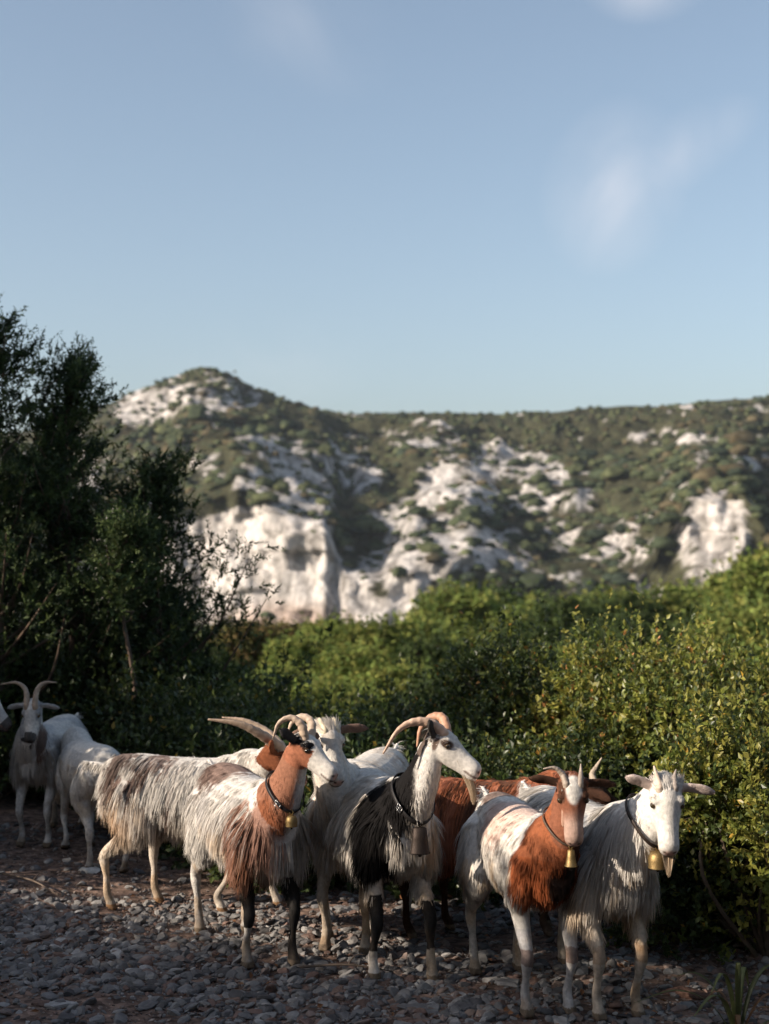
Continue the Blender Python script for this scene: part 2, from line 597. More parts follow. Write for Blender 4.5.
l.new(va.outputs['Vector'], mp4.inputs['Vector']); l.new(mp4.outputs['Vector'], vo.inputs['Vector'])
cv_ = n.new('ShaderNodeValToRGB'); cv_.color_ramp.elements[0].color = (.42, .40, .38, 1); cv_.color_ramp.elements[1].position = .16
l.new(vo.outputs['Distance'], cv_.inputs['Fac'])
m5 = n.new('ShaderNodeMixRGB'); m5.blend_type = 'MULTIPLY'; m5.inputs['Fac'].default_value = .6
l.new(mm.outputs['Color'], m5.inputs['Color1']); l.new(cv_.outputs['Color'], m5.inputs['Color2'])
l.new(m5.outputs['Color'], b.inputs['Base Color'])
b.inputs['Roughness'].default_value = 0.95
b.inputs['Specular IOR Level'].default_value = 0.1
bp = n.new('ShaderNodeBump'); bp.inputs['Distance'].default_value = 5.0; bp.inputs['Strength'].default_value = 1.0
l.new(t1.outputs['Fac'], bp.inputs['Height']); l.new(bp.outputs['Normal'], b.inputs['Normal'])
tag(build('hill', flat, Qh, m, col=hc.reshape(-1, 3)), kind='structure')


# --- shrubs on the hill
def ico(sub):
    import bmesh
    bm = bmesh.new()
    bmesh.ops.create_icosphere(bm, subdivisions=sub, radius=1)
    V = np.array([v.co[:] for v in bm.verts])
    F = np.array([[v.index for v in f.verts] for f in bm.faces])
    bm.free()
    return V, F


IV1, IF1 = ico(2)
IV2, IF2 = ico(3)


def shrub_lumps(seed, V0):
    k = fbm(V0 * 1.7 + seed * 5.1, 3, seed)
    k2 = fbm(V0 * 4.5 + seed * 2.1, 2, seed + 9)
    V = V0 * (0.35 + 0.9 * k + .5 * k2)[:, None]
    V = V * [1.0, 1.0, 0.62]
    V[:, 2] = np.maximum(V[:, 2], -0.35)
    return V


SHCOL = np.array([[0.036, 0.046, 0.026], [0.050, 0.060, 0.031], [0.066, 0.074, 0.036], [0.027, 0.036, 0.024], [0.075, 0.062, 0.036]])
nrm = np.cross(np.gradient(HP, axis=1), np.gradient(HP, axis=0))
nrm = unit(nrm)
dens = (1 - rockm) * (0.45 + 0.55 * sstep(0.42, 0.6, n1))
area = np.linalg.norm(np.cross(np.gradient(HP, axis=1), np.gradient(HP, axis=0)), axis=-1)
vis = (px > -60) & (px < 840) & (TV < 0.90) & (TV > 0.05)
w = (dens * area * (0.35 + 0.65 * (TV > 0.4))) * np.where(vis, 1.0, 0.05)
w = w * (0.35 + sstep(560, 480, py) * 0 + 0.65)
pr = (w / w.sum()).ravel()
pick = rng.choice(pr.size, 6200, p=pr)
# scattered single shrubs rooted in the rock face too
w2 = (rockm * area * vis).ravel()
w2 = w2 * (0.15 + sstep(.45, .6, n2).ravel()) * np.where((TV > .44).ravel(), 1, .08)
pick2 = rng.choice(pr.size, 1500, p=w2 / w2.sum())
pick = np.concatenate([pick, pick2])
pos = flat[pick] + rng.normal(0, 1.2, (len(pick), 3)) * [1, 1, 0]
big = rng.gamma(2.2, 0.55, len(pick)) + 0.5
big[-1500:] *= 0.8
big = np.where(TV.ravel()[pick] > .74, np.minimum(big, 1.5), big)
near_r = 1.0 / pos[:, 1]
score = big / pos[:, 1] * ((384.5 + pos[:, 0] / pos[:, 1] * FPX > 0) & (384.5 + pos[:, 0] / pos[:, 1] * FPX < 769))
order = np.argsort(-score)
singles, mass = order[:190], order[190:]
protos = []
for k in range(6):
    V = shrub_lumps(50 + k, IV2)
    col = SHCOL[k % 5][None] * (0.75 + 0.5 * fbm(V * 3, 2, k)[:, None])
    me = build('hill_shrub', V, IF2, M_SHRUB, col=col)
    protos.append(me.data)
    bpy.data.objects.remove(me)
for j, i in enumerate(singles):
    o = bpy.data.objects.new('hill_shrub', protos[j % 6])
    COL.objects.link(o)
    o.location = pos[i] + [0, 0, big[i] * 0.1]
    o.scale = (big[i] * random.uniform(.8, 1.3), big[i] * random.uniform(.8, 1.2), big[i] * random.uniform(.75, 1.2))
    o.rotation_euler = (0, 0, random.uniform(0, 6.28))
    tag(o, 'dark green rounded shrub on the rocky slope of the far hill', 'shrub', 'larger shrubs scattered over the far hill')
mb = MB()
var = [shrub_lumps(70 + k, IV1) for k in range(12)]
for i in mass:
    s = big[i]
    a = random.uniform(0, 6.28)
    c, sn = math.cos(a), math.sin(a)
    V = var[random.randrange(12)] * s
    V = np.stack([V[:, 0] * c - V[:, 1] * sn, V[:, 0] * sn + V[:, 1] * c, V[:, 2]], 1) + pos[i]
    colr = SHCOL[random.choice([0, 0, 1, 1, 1, 2, 2, 3, 4])] * random.uniform(0.75, 1.5)
    mb.add(V, T=IF1, C=colr)
tag(mb.build('scrub', M_SHRUB), 'low evergreen scrub covering the far hillside between the rocks', 'scrub', kind='stuff')


# ------------------------------------------------------------ foliage
def leaves(P, A, Nn, L, W, fold=0.25):
    """leaf quads: base point P, axis A, face normal N, length L, half width W"""
    A = unit(A)
    S = unit(np.cross(A, Nn))
    N2 = np.cross(S, A)
    L = L[:, None]; W = W[:, None]
    b0 = P
    tip = P + A * L
    m1 = P + A * L * 0.45 + S * W + N2 * W * fold
    m2 = P + A * L * 0.45 - S * W + N2 * W * fold
    V = np.stack([b0, m1, tip, m2], 1).reshape(-1, 3)
    k = np.arange(len(P))[:, None] * 4
    T = np.concatenate([k + [0, 1, 2], k + [0, 2, 3]], 0)
    return V, T


def rnd_unit(n, g=rng):
    return unit(g.normal(size=(n, 3)))


def crown(lumps, n_twig, per, leaf, twig, palette, seed=0, up=0.35, shell=0.62, w_ratio=0.30, jitter=0.35, tipcol=None, floor=None, sprig=.14, slen=1.0):
    """leaf clumps on twigs through the volume of a set of ellipsoid lumps [(cx,cy,cz,rx,ry,rz)]"""
    g = np.random.default_rng(seed)
    Lp = np.array(lumps, dtype=float)
    ww = (Lp[:, 3] * Lp[:, 4] + Lp[:, 3] * Lp[:, 5] + Lp[:, 4] * Lp[:, 5])
    lump_tone = np.random.default_rng(seed + 1).uniform(.75, 1.25, len(Lp))
    k = g.choice(len(Lp), n_twig, p=ww / ww.sum())
    d = rnd_unit(n_twig, g)
    d[:, 2] = np.where(d[:, 2] < -0.4, -d[:, 2] * 0.6, d[:, 2])
    d = unit(d)
    rad = shell + (1 - shell) * g.random(n_twig) ** 0.6 + np.abs(g.normal(0, 0.07, n_twig))
    nse = fbm(d * 2.3 + k[:, None] * 3.7, 3, seed)
    rad = rad * (0.62 + 0.78 * nse)
    base = Lp[k, :3] + d * Lp[k, 3:] * rad[:, None]
    td = unit(d * 0.8 + [0, 0, up] + g.normal(0, jitter, (n_twig, 3)))
    tl = twig * g.uniform(0.6, 1.4, n_twig)
    wild = (g.random(n_twig) < sprig) & (d[:, 2] > 0.0)
    tl = np.where(wild, tl * g.uniform(1.6, 3.2, n_twig) * slen, tl)
    td = np.where(wild[:, None], unit(td * .35 + [0, 0, .9]), td)
    t = g.random((n_twig, per))
    P = base[:, None] + td[:, None] * (t * tl[:, None])[..., None]
    A = unit(td[:, None] * 0.7 + g.normal(0, 0.6, (n_twig, per, 3)))
    Nn = unit(d[:, None] * .75 + np.array([0, 0, 0.35])[None, None] + g.normal(0, 0.5, (n_twig, per, 3)))
    P = P.reshape(-1, 3); A = A.reshape(-1, 3); Nn = Nn.reshape(-1, 3)
    m_ = len(P)
    L = leaf * g.uniform(0.6, 1.35, m_)
    pal = np.array(palette)
    ci = g.integers(0, len(pal), n_twig)
    # clumps differ in their own green
    cn = fbm(base * (1.4 / max(twig * 6, 0.2)) + 3, 3, seed + 5)
    C = pal[ci] * (0.75 + 0.5 * cn)[:, None] * lump_tone[k][:, None]
    C = np.repeat(C, per, 0) * g.uniform(0.75, 1.25, (m_, 1))
    if tipcol is not None:
        tc_, tp = tipcol
        yes = g.random(m_) < tp * np.clip(0.3 + 1.4 * (P[:, 2] - P[:, 2].min()) / np.ptp(P[:, 2]), 0, 2)
        C[yes] = np.array(tc_) * g.uniform(0.7, 1.3, (yes.sum(), 1))
    V, T = leaves(P, A, Nn, L, L * w_ratio)
    C = np.repeat(C, 4, 0)
    # twig slivers
    S = unit(np.cross(td, g.normal(size=(n_twig, 3)))) * leaf * 0.05
    tw = np.stack([base - td * tl[:, None] * 0.4 - S, base - td * tl[:, None] * 0.4 + S, base + td * tl[:, None]], 1).reshape(-1, 3)
    tk = np.arange(n_twig)[:, None] * 3 + [0, 1, 2]
    V2 = np.concatenate([V, tw])
    T2 = np.concatenate([T, tk + len(V)])
    C2 = np.concatenate([C, np.tile([[0.07, 0.05, 0.035]], (len(tw), 1))])
    return V2, T2, C2


def branches(root, lumps, r0, seed, n_extra=2):
    """stems rising from the root into each lump"""
    g = np.random.default_rng(seed)
    mb = MB()
    root = np.array(root, dtype=float)
    for L in lumps:
        c = np.array(L[:3]); rr = np.array(L[3:])
        for k in range(1 + n_extra):
            e = c + g.normal(0, 0.45, 3) * rr
            r = root + g.normal(0, 0.5, 3) * [r0 * 2, r0 * 2, 0]
            mid = (r + e) / 2 + g.normal(0, 0.12, 3) * np.linalg.norm(e - r)
            Pm = catmull([r, mid, e], 5)
            V, T, Q = tube(Pm, np.linspace(r0 * (0.9 if k == 0 else 0.55), r0 * 0.15, len(Pm)), 6)
            mb.add(V, T, Q, np.array([0.10, 0.075, 0.055]) * g.uniform(.7, 1.2))
    return mb


def shrub(name, label, cat, loc, lumps, n_twig, per, leaf, twig, palette, seed, group=None, r0=0.025, mat=None, **kw):
    e = empty(name, loc)
    tag(e, label, cat, group)
    V, T, C = crown(lumps, n_twig, per, leaf, twig, palette, seed, **kw)
    build('foliage', V, T, mat or M_LEAF, e, C, smooth=False)
    branches((0, 0, -0.05), lumps, r0, seed).build('stem', M_BARK, e)
    return e


# --- trees in the valley behind the track
PAL_MID = [[0.15, 0.19, 0.045], [0.17, 0.20, 0.050], [0.11, 0.155, 0.042], [0.20, 0.205, 0.055]]
PAL_DARK = [[0.045, 0.066, 0.022], [0.055, 0.078, 0.025], [0.035, 0.052, 0.020]]
PAL_OLIVE = [[0.13, 0.12, 0.04], [0.16, 0.11, 0.045], [0.10, 0.10, 0.038]]


def valley_proto(k):
    g = np.random.default_rng(200 + k)
    pal = [PAL_MID, PAL_DARK, PAL_MID, PAL_OLIVE, PAL_MID, PAL_DARK][k]
    lumps = []
    for i in range(9):
        a = g.uniform(0, 6.28)
        rr = g.uniform(0.2, 1.5)
        h = g.uniform(1.7, 4.4)
        rr *= 1.2 - 0.16 * h
        s = g.uniform(0.6, 1.15)
        lumps.append((math.cos(a) * rr, math.sin(a) * rr, h, s, s, s * 0.85))
    lumps.append((0, 0, 3.4, 1.1, 1.1, 1.1))
    V, T, C = crown(lumps, 2300, 7, 0.17, 0.30, pal, 300 + k, up=0.3, shell=0.5, w_ratio=0.36)
    cm = build('crown', V, T, M_FAR, None, C, smooth=False)
    mb = branches((0, 0, -0.6), lumps, 0.15, 310 + k, 0)
    V, T, Q = tube(catmull([(0, 0, -1.0), (0.05, 0, 0.6), (0.1, 0.05, 1.8)], 5), np.linspace(0.2, 0.11, 11), 8)
    mb.add(V, T, Q, (0.09, 0.07, 0.055))
    tm = mb.build('trunk', M_BARK)
    a, b_ = cm.data, tm.data
    bpy.data.objects.remove(cm); bpy.data.objects.remove(tm)
    return a, b_


vprot = [valley_proto(k) for k in range(6)]
# picture x of the crown, picture y of its top, distance, width scale, kind
VT = [(205, 668, 22, .55, 1), (238, 622, 42, .9, 3), (278, 624, 52, .9, 3), (303, 640, 36, .8, 0), (338, 628, 48, .9, 2), (360, 650, 30, .7, 0), (380, 628, 44, .95, 4),
      (412, 622, 62, 1.0, 0), (447, 600, 75, 1.3, 2), (478, 597, 82, 1.2, 4), (430, 645, 34, .8, 1), (395, 668, 26, .7, 0), (280, 672, 27, .7, 0), (243, 690, 21, .5, 1),
      (320, 690, 24, .6, 2), (362, 700, 21, .55, 4), (512, 600, 85, 1.3, 1), (545, 605, 70, 1.2, 0), (573, 608, 60, 1.1, 1), (600, 602, 78, 1.2, 2), (632, 604, 66, 1.1, 1),
      (662, 600, 72, 1.2, 4), (690, 590, 80, 1.3, 0), (720, 588, 84, 1.3, 1), (752, 574, 70, 1.2, 0), (788, 566, 60, 1.2, 2), (510, 640, 40, .9, 1), (545, 650, 36, .8, 0),
      (590, 640, 38, .9, 1), (640, 632, 42, .9, 1), (705, 622, 44, 1., 1), (745, 612, 40, .9, 0), (465, 640, 38, .85, 4), (150, 660, 30, .8, 1), (110, 650, 40, .9, 0), (60, 650, 38, .9, 1),
      (212, 652, 34, .7, 1), (175, 655, 45, .8, 3), (440, 690, 23, .6, 1), (478, 672, 26, .65, 1), (20, 640, 50, 1., 0), (-40, 640, 45, 1., 1), (820, 590, 50, 1.1, 0), (860, 600, 60, 1.1, 1)]
kinds = ['fresh green bushy tree in the valley below the far hill', 'dark evergreen tree in the valley below the far hill', 'fresh green bushy tree in the valley below the far hill',
         'olive brown dry looking tree in the valley below the far hill', 'fresh green bushy tree in the valley below the far hill', 'dark evergreen tree in the valley below the far hill']
ORD = ['nearest', 'second nearest', 'third nearest', 'fourth nearest', 'fifth nearest', 'sixth nearest', 'seventh nearest', 'eighth nearest', 'ninth nearest', 'tenth nearest', 'eleventh nearest', 'twelfth nearest', 'thirteenth nearest']
LOOK = {0: 'fresh green', 2: 'fresh green', 4: 'fresh green', 1: 'dark evergreen', 5: 'dark evergreen', 3: 'olive brown'}


def spot(qx):
    return ('behind the junipers' if qx < 200 else 'below the big pale cliff' if qx < 310 else 'below the broken rocks beside the cliff' if qx < 430 else
            'below the rocky middle of the hill' if qx < 560 else 'behind the tall leafy shrubs' if qx < 680 else 'below the pale crag')


vlab = {}
cells_ = {}
for j, (qx, qy, D, s, k) in enumerate(VT):
    cells_.setdefault((LOOK[k], spot(qx)), []).append((D, j))
for (lk, spt), lst in cells_.items():
    lst.sort()
    for i, (D, j) in enumerate(lst):
        vlab[j] = f'{lk} tree {spt}, ' + ('the only one of its colour there' if len(lst) == 1 else f'{ORD[i]} of its colour there')
for j, (qx, qy, D, s, k) in enumerate(VT):
    p = at(qx, qy, D)
    gz = float(ground_z(np.array([p[0]]), np.array([D]))[0])
    H = 5.0
    sz = max((p[2] - gz) / H, 0.35)
    sz = min(sz, 2.4)
    e = empty('valley_tree', (p[0], D, p[2] - H * sz))
    sxy = s * (D / 45) ** 0.5 * 1.05
    sxy = max(min(sxy, sz * 1.4), 0.35)
    e.scale = (sxy, sxy, sz)
    e.rotation_euler = (0, 0, random.uniform(0, 6.28))
    tag(e, vlab[j], 'tree', 'green trees in the valley' if k in (0, 2, 4) else 'dark trees in the valley' if k in (1, 5) else 'olive brown trees in the valley')
    for nm, me in (('crown', vprot[k][0]), ('trunk', vprot[k][1])):
        c = bpy.data.objects.new(nm, me)
        COL.objects.link(c)
        c.parent = e
# wood that fills the valley floor between them and the hill
mb = MB()
for i in range(900):
    D = random.uniform(90, 380)
    qx = random.uniform(-160, 930)
    X = (qx - 384.5) / FPX * D
    z = float(ground_z(np.array([X]), np.array([D]))[0])
    top = CAM_H - (random.uniform(612, 645) + (32 if qx < 430 else 0) - HOR) / FPX * D
    s = random.uniform(2.2, 4.2)
    s = min(s, 2.0 if qx < 440 else 4.0)
    V = var[random.randrange(12)] * [s, s, s * 0.9] + [X, D, max(min(top - s * 0.6, z + 6), z + s * 0.4)]
    mb.add(V, T=IF1, C=SHCOL[random.choice([0, 1, 1, 2])] * random.uniform(0.9, 1.7))
tag(mb.build('woodland', M_SHRUB), 'green mass of woodland filling the valley at the foot of the hill', 'woodland', kind='stuff')

# --- big leafy shrubs behind and beside the goats
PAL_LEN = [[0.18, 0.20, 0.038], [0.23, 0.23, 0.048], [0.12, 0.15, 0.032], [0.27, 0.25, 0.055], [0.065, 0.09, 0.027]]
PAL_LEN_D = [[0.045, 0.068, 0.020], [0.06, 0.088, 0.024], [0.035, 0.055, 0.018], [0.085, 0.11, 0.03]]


def lump_set(w_, d_, h_, n, seed, s0=0.30):
    g = np.random.default_rng(seed)
    out = []
    for i in range(n):
        z = g.uniform(0.12, 1.0)
        x = g.uniform(-1, 1) * (1 - 0.35 * z)
        y = g.uniform(-1, 1) * (1 - 0.35 * z)
        s = s0 * g.uniform(0.75, 1.25)
        out.append((x * w_ * 0.5, y * d_ * 0.5, z * (h_ - s * 0.8), s * 1.05, s * 1.05, s * 1.15))
    return out


def near_shrub(qx, D, top, w_, d_, seed, label, pal, n_twig, leaf=0.030, n=14, s0=0.30, tip=((0.30, 0.16, 0.035), 0.012), group=None, name='leafy_shrub'):
    X = (qx - 384.5) / FPX * D
    gz = float(ground_z(np.array([X]), np.array([D]))[0])
    h = CAM_H - (top - HOR) / FPX * D - gz
    return shrub(name, label, 'shrub', (X, D, gz), lump_set(w_, d_, h, n, seed, s0 * .76), int(n_twig * .95), 15, leaf * 1.12, 0.13, pal, seed, tipcol=tip, group=group, w_ratio=0.30, sprig=.22)


near_shrub(640, 8.3, 674, 1.5, 1.4, 401, 'tall yellow green shrub behind the grey saddled goat, its top tipped with orange shoots', PAL_LEN, 3600, tip=((0.38, 0.17, 0.05), 0.02), n=18)
near_shrub(735, 7.9, 690, 1.3, 1.3, 402, 'bright green leafy shrub, the tall one next to the orange tipped shrub', PAL_LEN, 3200, n=16)
near_shrub(768, 6.1, 735, 1.0, 0.75, 403, 'glossy green shrub growing right down to the stony track beside the red rock', PAL_LEN, 3800, leaf=0.026, n=16, s0=0.24, tip=((0.42, 0.26, 0.04), 0.018))
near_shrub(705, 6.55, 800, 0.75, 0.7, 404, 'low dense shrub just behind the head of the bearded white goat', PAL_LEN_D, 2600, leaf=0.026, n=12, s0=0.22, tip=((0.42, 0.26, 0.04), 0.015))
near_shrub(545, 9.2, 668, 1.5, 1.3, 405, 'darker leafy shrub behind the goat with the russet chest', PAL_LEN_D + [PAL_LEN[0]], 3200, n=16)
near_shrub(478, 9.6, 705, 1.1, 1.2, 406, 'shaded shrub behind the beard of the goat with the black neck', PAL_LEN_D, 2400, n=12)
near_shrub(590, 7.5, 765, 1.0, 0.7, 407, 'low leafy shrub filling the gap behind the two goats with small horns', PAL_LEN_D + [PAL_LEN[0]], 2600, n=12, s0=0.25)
near_shrub(850, 7.4, 700, 1.2, 1.2, 408, 'green shrub at the end of the row along the track', PAL_LEN, 1800, n=12)
# the dim thicket behind the herd, in the shade of the juniper
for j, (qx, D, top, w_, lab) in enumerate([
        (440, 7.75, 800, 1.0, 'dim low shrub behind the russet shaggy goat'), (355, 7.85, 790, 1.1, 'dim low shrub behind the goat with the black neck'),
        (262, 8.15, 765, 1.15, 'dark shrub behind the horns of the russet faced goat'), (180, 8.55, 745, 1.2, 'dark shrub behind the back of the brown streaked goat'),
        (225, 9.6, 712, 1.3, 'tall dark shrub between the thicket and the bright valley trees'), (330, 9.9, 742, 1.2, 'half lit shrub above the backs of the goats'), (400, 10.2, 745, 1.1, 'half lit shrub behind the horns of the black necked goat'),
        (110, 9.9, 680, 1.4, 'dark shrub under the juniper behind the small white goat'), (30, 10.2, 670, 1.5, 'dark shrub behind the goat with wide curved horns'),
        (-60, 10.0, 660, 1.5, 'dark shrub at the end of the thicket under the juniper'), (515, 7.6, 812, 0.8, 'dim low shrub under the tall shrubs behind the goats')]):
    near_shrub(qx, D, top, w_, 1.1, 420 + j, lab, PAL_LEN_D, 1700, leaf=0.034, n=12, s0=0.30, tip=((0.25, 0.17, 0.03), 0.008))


# --- junipers on the left
def juniper(name, label, loc, H, spread, seed, n_br=90, dens_=1.0, group=None, lean=0.0, palette=None, base_h=0.15):
    g = np.random.default_rng(seed)
    e = empty(name, loc)
    tag(e, label, 'juniper tree', group)
    mb = MB()
    trunk = catmull([(0, 0, -0.1), (0.05 + lean * .3, 0.03, H * 0.35), (-0.04 + lean * .7, -0.03, H * 0.7), (lean, 0, H * 0.97)], 8)
    V, T, Q = tube(trunk, np.linspace(0.026 * H, 0.008, len(trunk)) * (.45 if n_br < 40 else 1), 8)
    mb.add(V, T, Q, (0.13, 0.095, 0.075))
    P_, A_, N_, L_, C_ = [], [], [], [], []
    pal = np.array(palette or [[0.030, 0.050, 0.018], [0.045, 0.072, 0.022], [0.024, 0.040, 0.018], [0.06, 0.085, 0.024]])
    for i in range(n_br):
        t = base_h + (1 - base_h) * (i + g.random()) / n_br
        p0 = trunk[min(int(t * (len(trunk) - 1)), len(trunk) - 1)] + g.normal(0, 0.01, 3)
        a = g.uniform(0, 2 * PI)
        prof = (1 - t) ** 0.75 * (0.75 + 0.5 * math.sin(t * 9 + a * 2)) + 0.07
        ln = spread * prof * g.uniform(0.6, 1.25)
        rise = g.uniform(0.35, 1.0)
        d = unit([math.cos(a), math.sin(a), rise])
        e1 = p0 + d * ln * 0.55 + g.normal(0, 0.04, 3)
        e2 = p0 + d * ln + np.array([0, 0, 0.16 * ln]) + g.normal(0, 0.05, 3)
        bp_ = catmull([p0, e1, e2], 5)
        V, T, Q = tube(bp_, np.linspace(0.022 * (1.1 - t), 0.003, len(bp_)), 5)
        mb.add(V, T, Q, (0.11, 0.08, 0.06))
        ns = int((10 + 26 * ln) * dens_)
        for k in range(ns):
            s = 0.25 + 0.78 * g.random() ** 0.8
            q = p0 + (e2 - p0) * s + g.normal(0, 0.035 + 0.05 * ln * (1 - abs(s - .6)), 3)
            sd = unit(d * 0.6 + g.normal(0, 0.55, 3) + [0, 0, 0.55])
            sl = g.uniform(0.09, 0.20)
            m_ = 22
            tt = np.linspace(0, 1, m_)
            ax = unit(sd[None] * 0.8 + g.normal(0, 0.55, (m_, 3)))
            P_.append(q[None] + sd[None] * (tt * sl)[:, None])
            A_.append(ax)
            N_.append(rnd_unit(m_, g))
            L_.append((1.1 - 0.6 * tt) * g.uniform(0.030, 0.055))
            C_.append(np.tile(pal[g.integers(0, len(pal))] * g.uniform(0.7, 1.35), (m_, 1)))
    P_ = np.concatenate(P_); A_ = np.concatenate(A_); N_ = np.concatenate(N_); L_ = np.concatenate(L_); C_ = np.concatenate(C_)
    V, T = leaves(P_, A_, N_, L_, L_ * 0.16, 0.1)
    build('foliage', V, T, M_NEEDLE, e, np.repeat(C_, 4, 0), smooth=False)
    mb.build('trunk', M_BARK, e)
    return e


def jun(qx, D, top, spread, seed, label, **kw):
    X = (qx - 384.5) / FPX * D
    gz = float(ground_z(np.array([X]), np.array([D]))[0])
    h = CAM_H - (top - HOR) / FPX * D - gz
    return juniper('juniper_tree', label, (X, D, gz), h, spread, seed, **kw)


jun(70, 10.3, 350, .82, 501, 'dark juniper with a pointed top standing against the sky behind the horned goats', n_br=115, dens_=1.05)
jun(-12, 9.9, 308, .95, 502, 'tallest dark juniper, cut off by the edge of the picture', n_br=110, dens_=1.0)
jun(146, 10.6, 462, 1.0, 503, 'lower juniper leaning out in front of the pale cliff', n_br=90, dens_=1.1, lean=0.1)
jun(128, 9.6, 508, 0.34, 504, 'slender young juniper with a bare lower trunk and bright tip', n_br=30, palette=[[0.055, 0.085, 0.025], [0.075, 0.10, 0.03], [0.04, 0.065, 0.022]], base_h=0.62)
jun(30, 10.9, 455, 1.2, 505, 'broad dark juniper between the two pointed ones', n_br=90)
jun(178, 11.2, 600, 0.7, 506, 'small juniper at the end of the thicket below the cliff', n_br=50, base_h=0.3)

# --- trees and scrub beyond the edge of the view, towards the sun: they throw the shade over the track
sh_s = np.array([math.sin(SUN_AZ + PI), math.cos(SUN_AZ + PI)])      # the way the light travels over the ground
sh_q = np.array([-sh_s[1], sh_s[0]])
for j, (s, q, h, w_) in enumerate([(-4.0, 3.2, 3.6, 1.3), (-4.1, 4.2, 3.5, 1.2), (-3.9, 5.0, 2.98, 0.9), (-4.1, 5.7, 2.58, 0.9), (-4.0, 6.4, 2.2, 0.8), (-4.1, 7.0, 2.08, 0.7),
                                  (-1.55, 8.55, 4.8, 1.35), (-1.9, 10.6, 5.0, 1.3), (-4.2, 8.35, 4.3, 1.1), (-4.4, 9.4, 3.4, 1.2), (-4.6, 10.7, 5.0, 1.3), (-5.0, 11.8, 5.0, 1.5), (-3.8, 2.1, 3.4, 1.3)]):
    p = sh_s * s + sh_q * q
    lm = lump_set(w_ * 1.05, w_, h, 16, 600 + j, 0.36)
    lm += [(x, 0.0, h - 0.36, 0.34, 0.34, 0.36) for x in np.linspace(-w_ * .45, w_ * .45, 4)]
    e = shrub('roadside_tree', 'dense bushy tree beside the track towards the sun, throwing shade over the stones', 'tree', (p[0], p[1], float(ground_z(p[:1], p[1:2])[0])),
              lm, 2400, 9, 0.055, 0.16, PAL_LEN_D, 600 + j, sprig=0.0, group='bushy trees on the sunny side of the track', r0=0.05)
    e.rotation_euler = (0, 0, math.atan2(sh_q[1], sh_q[0]))

for j, (x, y, h, w_) in enumerate([(-3.1, -1.6, 5.2, 1.9), (-0.9, -3.0, 5.6, 2.0), (1.6, -2.9, 5.4, 2.0), (3.9, -1.2, 5.2, 2.0), (5.0, 1.4, 4.6, 1.9), (5.3, 4.2, 4.0, 1.8), (-5.6, 0.2, 4.4, 1.7)]):  # unseen trees behind and beside the camera, added to cut the skylight
    lm = lump_set(w_ * 1.2, w_ * 1.2, h, 20, 700 + j, 0.55)
    shrub('added_shade_tree', 'broad leafy tree added out of view round the viewer to block skylight', 'tree', (x, y, float(ground_z(np.array([x]), np.array([y]))[0])),
          lm, 2600, 9, 0.085, 0.22, PAL_LEN_D, 700 + j, sprig=0.0, group='unseen broad trees added to dim the skylight', r0=0.07)

# ------------------------------------------------------------ stones
def stone_shapes(V0, F0, nvar, seed):
    out = []
    g = np.random.default_rng(seed)
    for k in range(nvar):
        V = V0.copy()
        for c in range(9):                                   # broken faces
            nn = rnd_unit(1, g)[0]
            h = g.uniform(.45, .85)
            dd = V @ nn
            V = V - np.where(dd > h, dd - h, 0)[:, None] * nn * .95
        V = V * (0.9 + .25 * fbm(V0 * 2 + k * 3, 2, k)[:, None])
        out.append(V * [g.uniform(.85, 1.3), g.uniform(.7, 1.0), g.uniform(.38, .62)])
    return out


def rotm(n_, g, tilt=.35):
    a = g.uniform(0, 6.28, n_); b_ = g.normal(0, tilt, n_); c = g.normal(0, tilt, n_)
    ca, sa, cb, sb, cc, sc = np.cos(a), np.sin(a), np.cos(b_), np.sin(b_), np.cos(c), np.sin(c)
    Z = np.zeros_like(a); O_ = np.ones_like(a)
    Rz = np.stack([ca, -sa, Z, sa, ca, Z, Z, Z, O_], 1).reshape(-1, 3, 3)
    Rx = np.stack([O_, Z, Z, Z, cb, -sb, Z, sb, cb], 1).reshape(-1, 3, 3)
    Ry = np.stack([cc, Z, sc, Z, O_, Z, -sc, Z, cc], 1).reshape(-1, 3, 3)
    return Rx @ Ry @ Rz


STC = .64 * np.array([[.30, .288, .28], [.22, .212, .21], [.36, .345, .33], [.17, .16, .16], [.30, .23, .20], [.46, .445, .43], [.26, .17, .14]])


def scatter(nst, xr, yr, size, seed, V0, F0, keep=None):
    g = np.random.default_rng(seed)
    shp = stone_shapes(V0, F0, 10, seed)
    x = g.uniform(*xr, nst); y = g.uniform(*yr, nst)
    ok = y < edge_D(x) + .25
    if keep is not None: ok &= g.random(nst) < keep(x, y)
    x, y = x[ok], y[ok]
    n_ = len(x)
    sz = size[0] + (size[1] - size[0]) * g.random(n_) ** 3.2
    z = ground_z(x, y) + sz * .10
    M_ = rotm(n_, g)
    vi = g.integers(0, 10, n_)
    S = np.array(shp)[vi] * sz[:, None, None]
    Vv = np.einsum('nij,nvj->nvi', M_, S) + np.stack([x, y, z], 1)[:, None]
    Ff = (F0[None] + (np.arange(n_) * len(V0))[:, None, None]).reshape(-1, 3)
    C = STC[g.choice(7, n_, p=[.26, .2, .16, .14, .1, .06, .08])] * g.uniform(.7, 1.25, (n_, 1))
    return Vv.reshape(-1, 3), Ff, np.repeat(C, len(V0), 0)


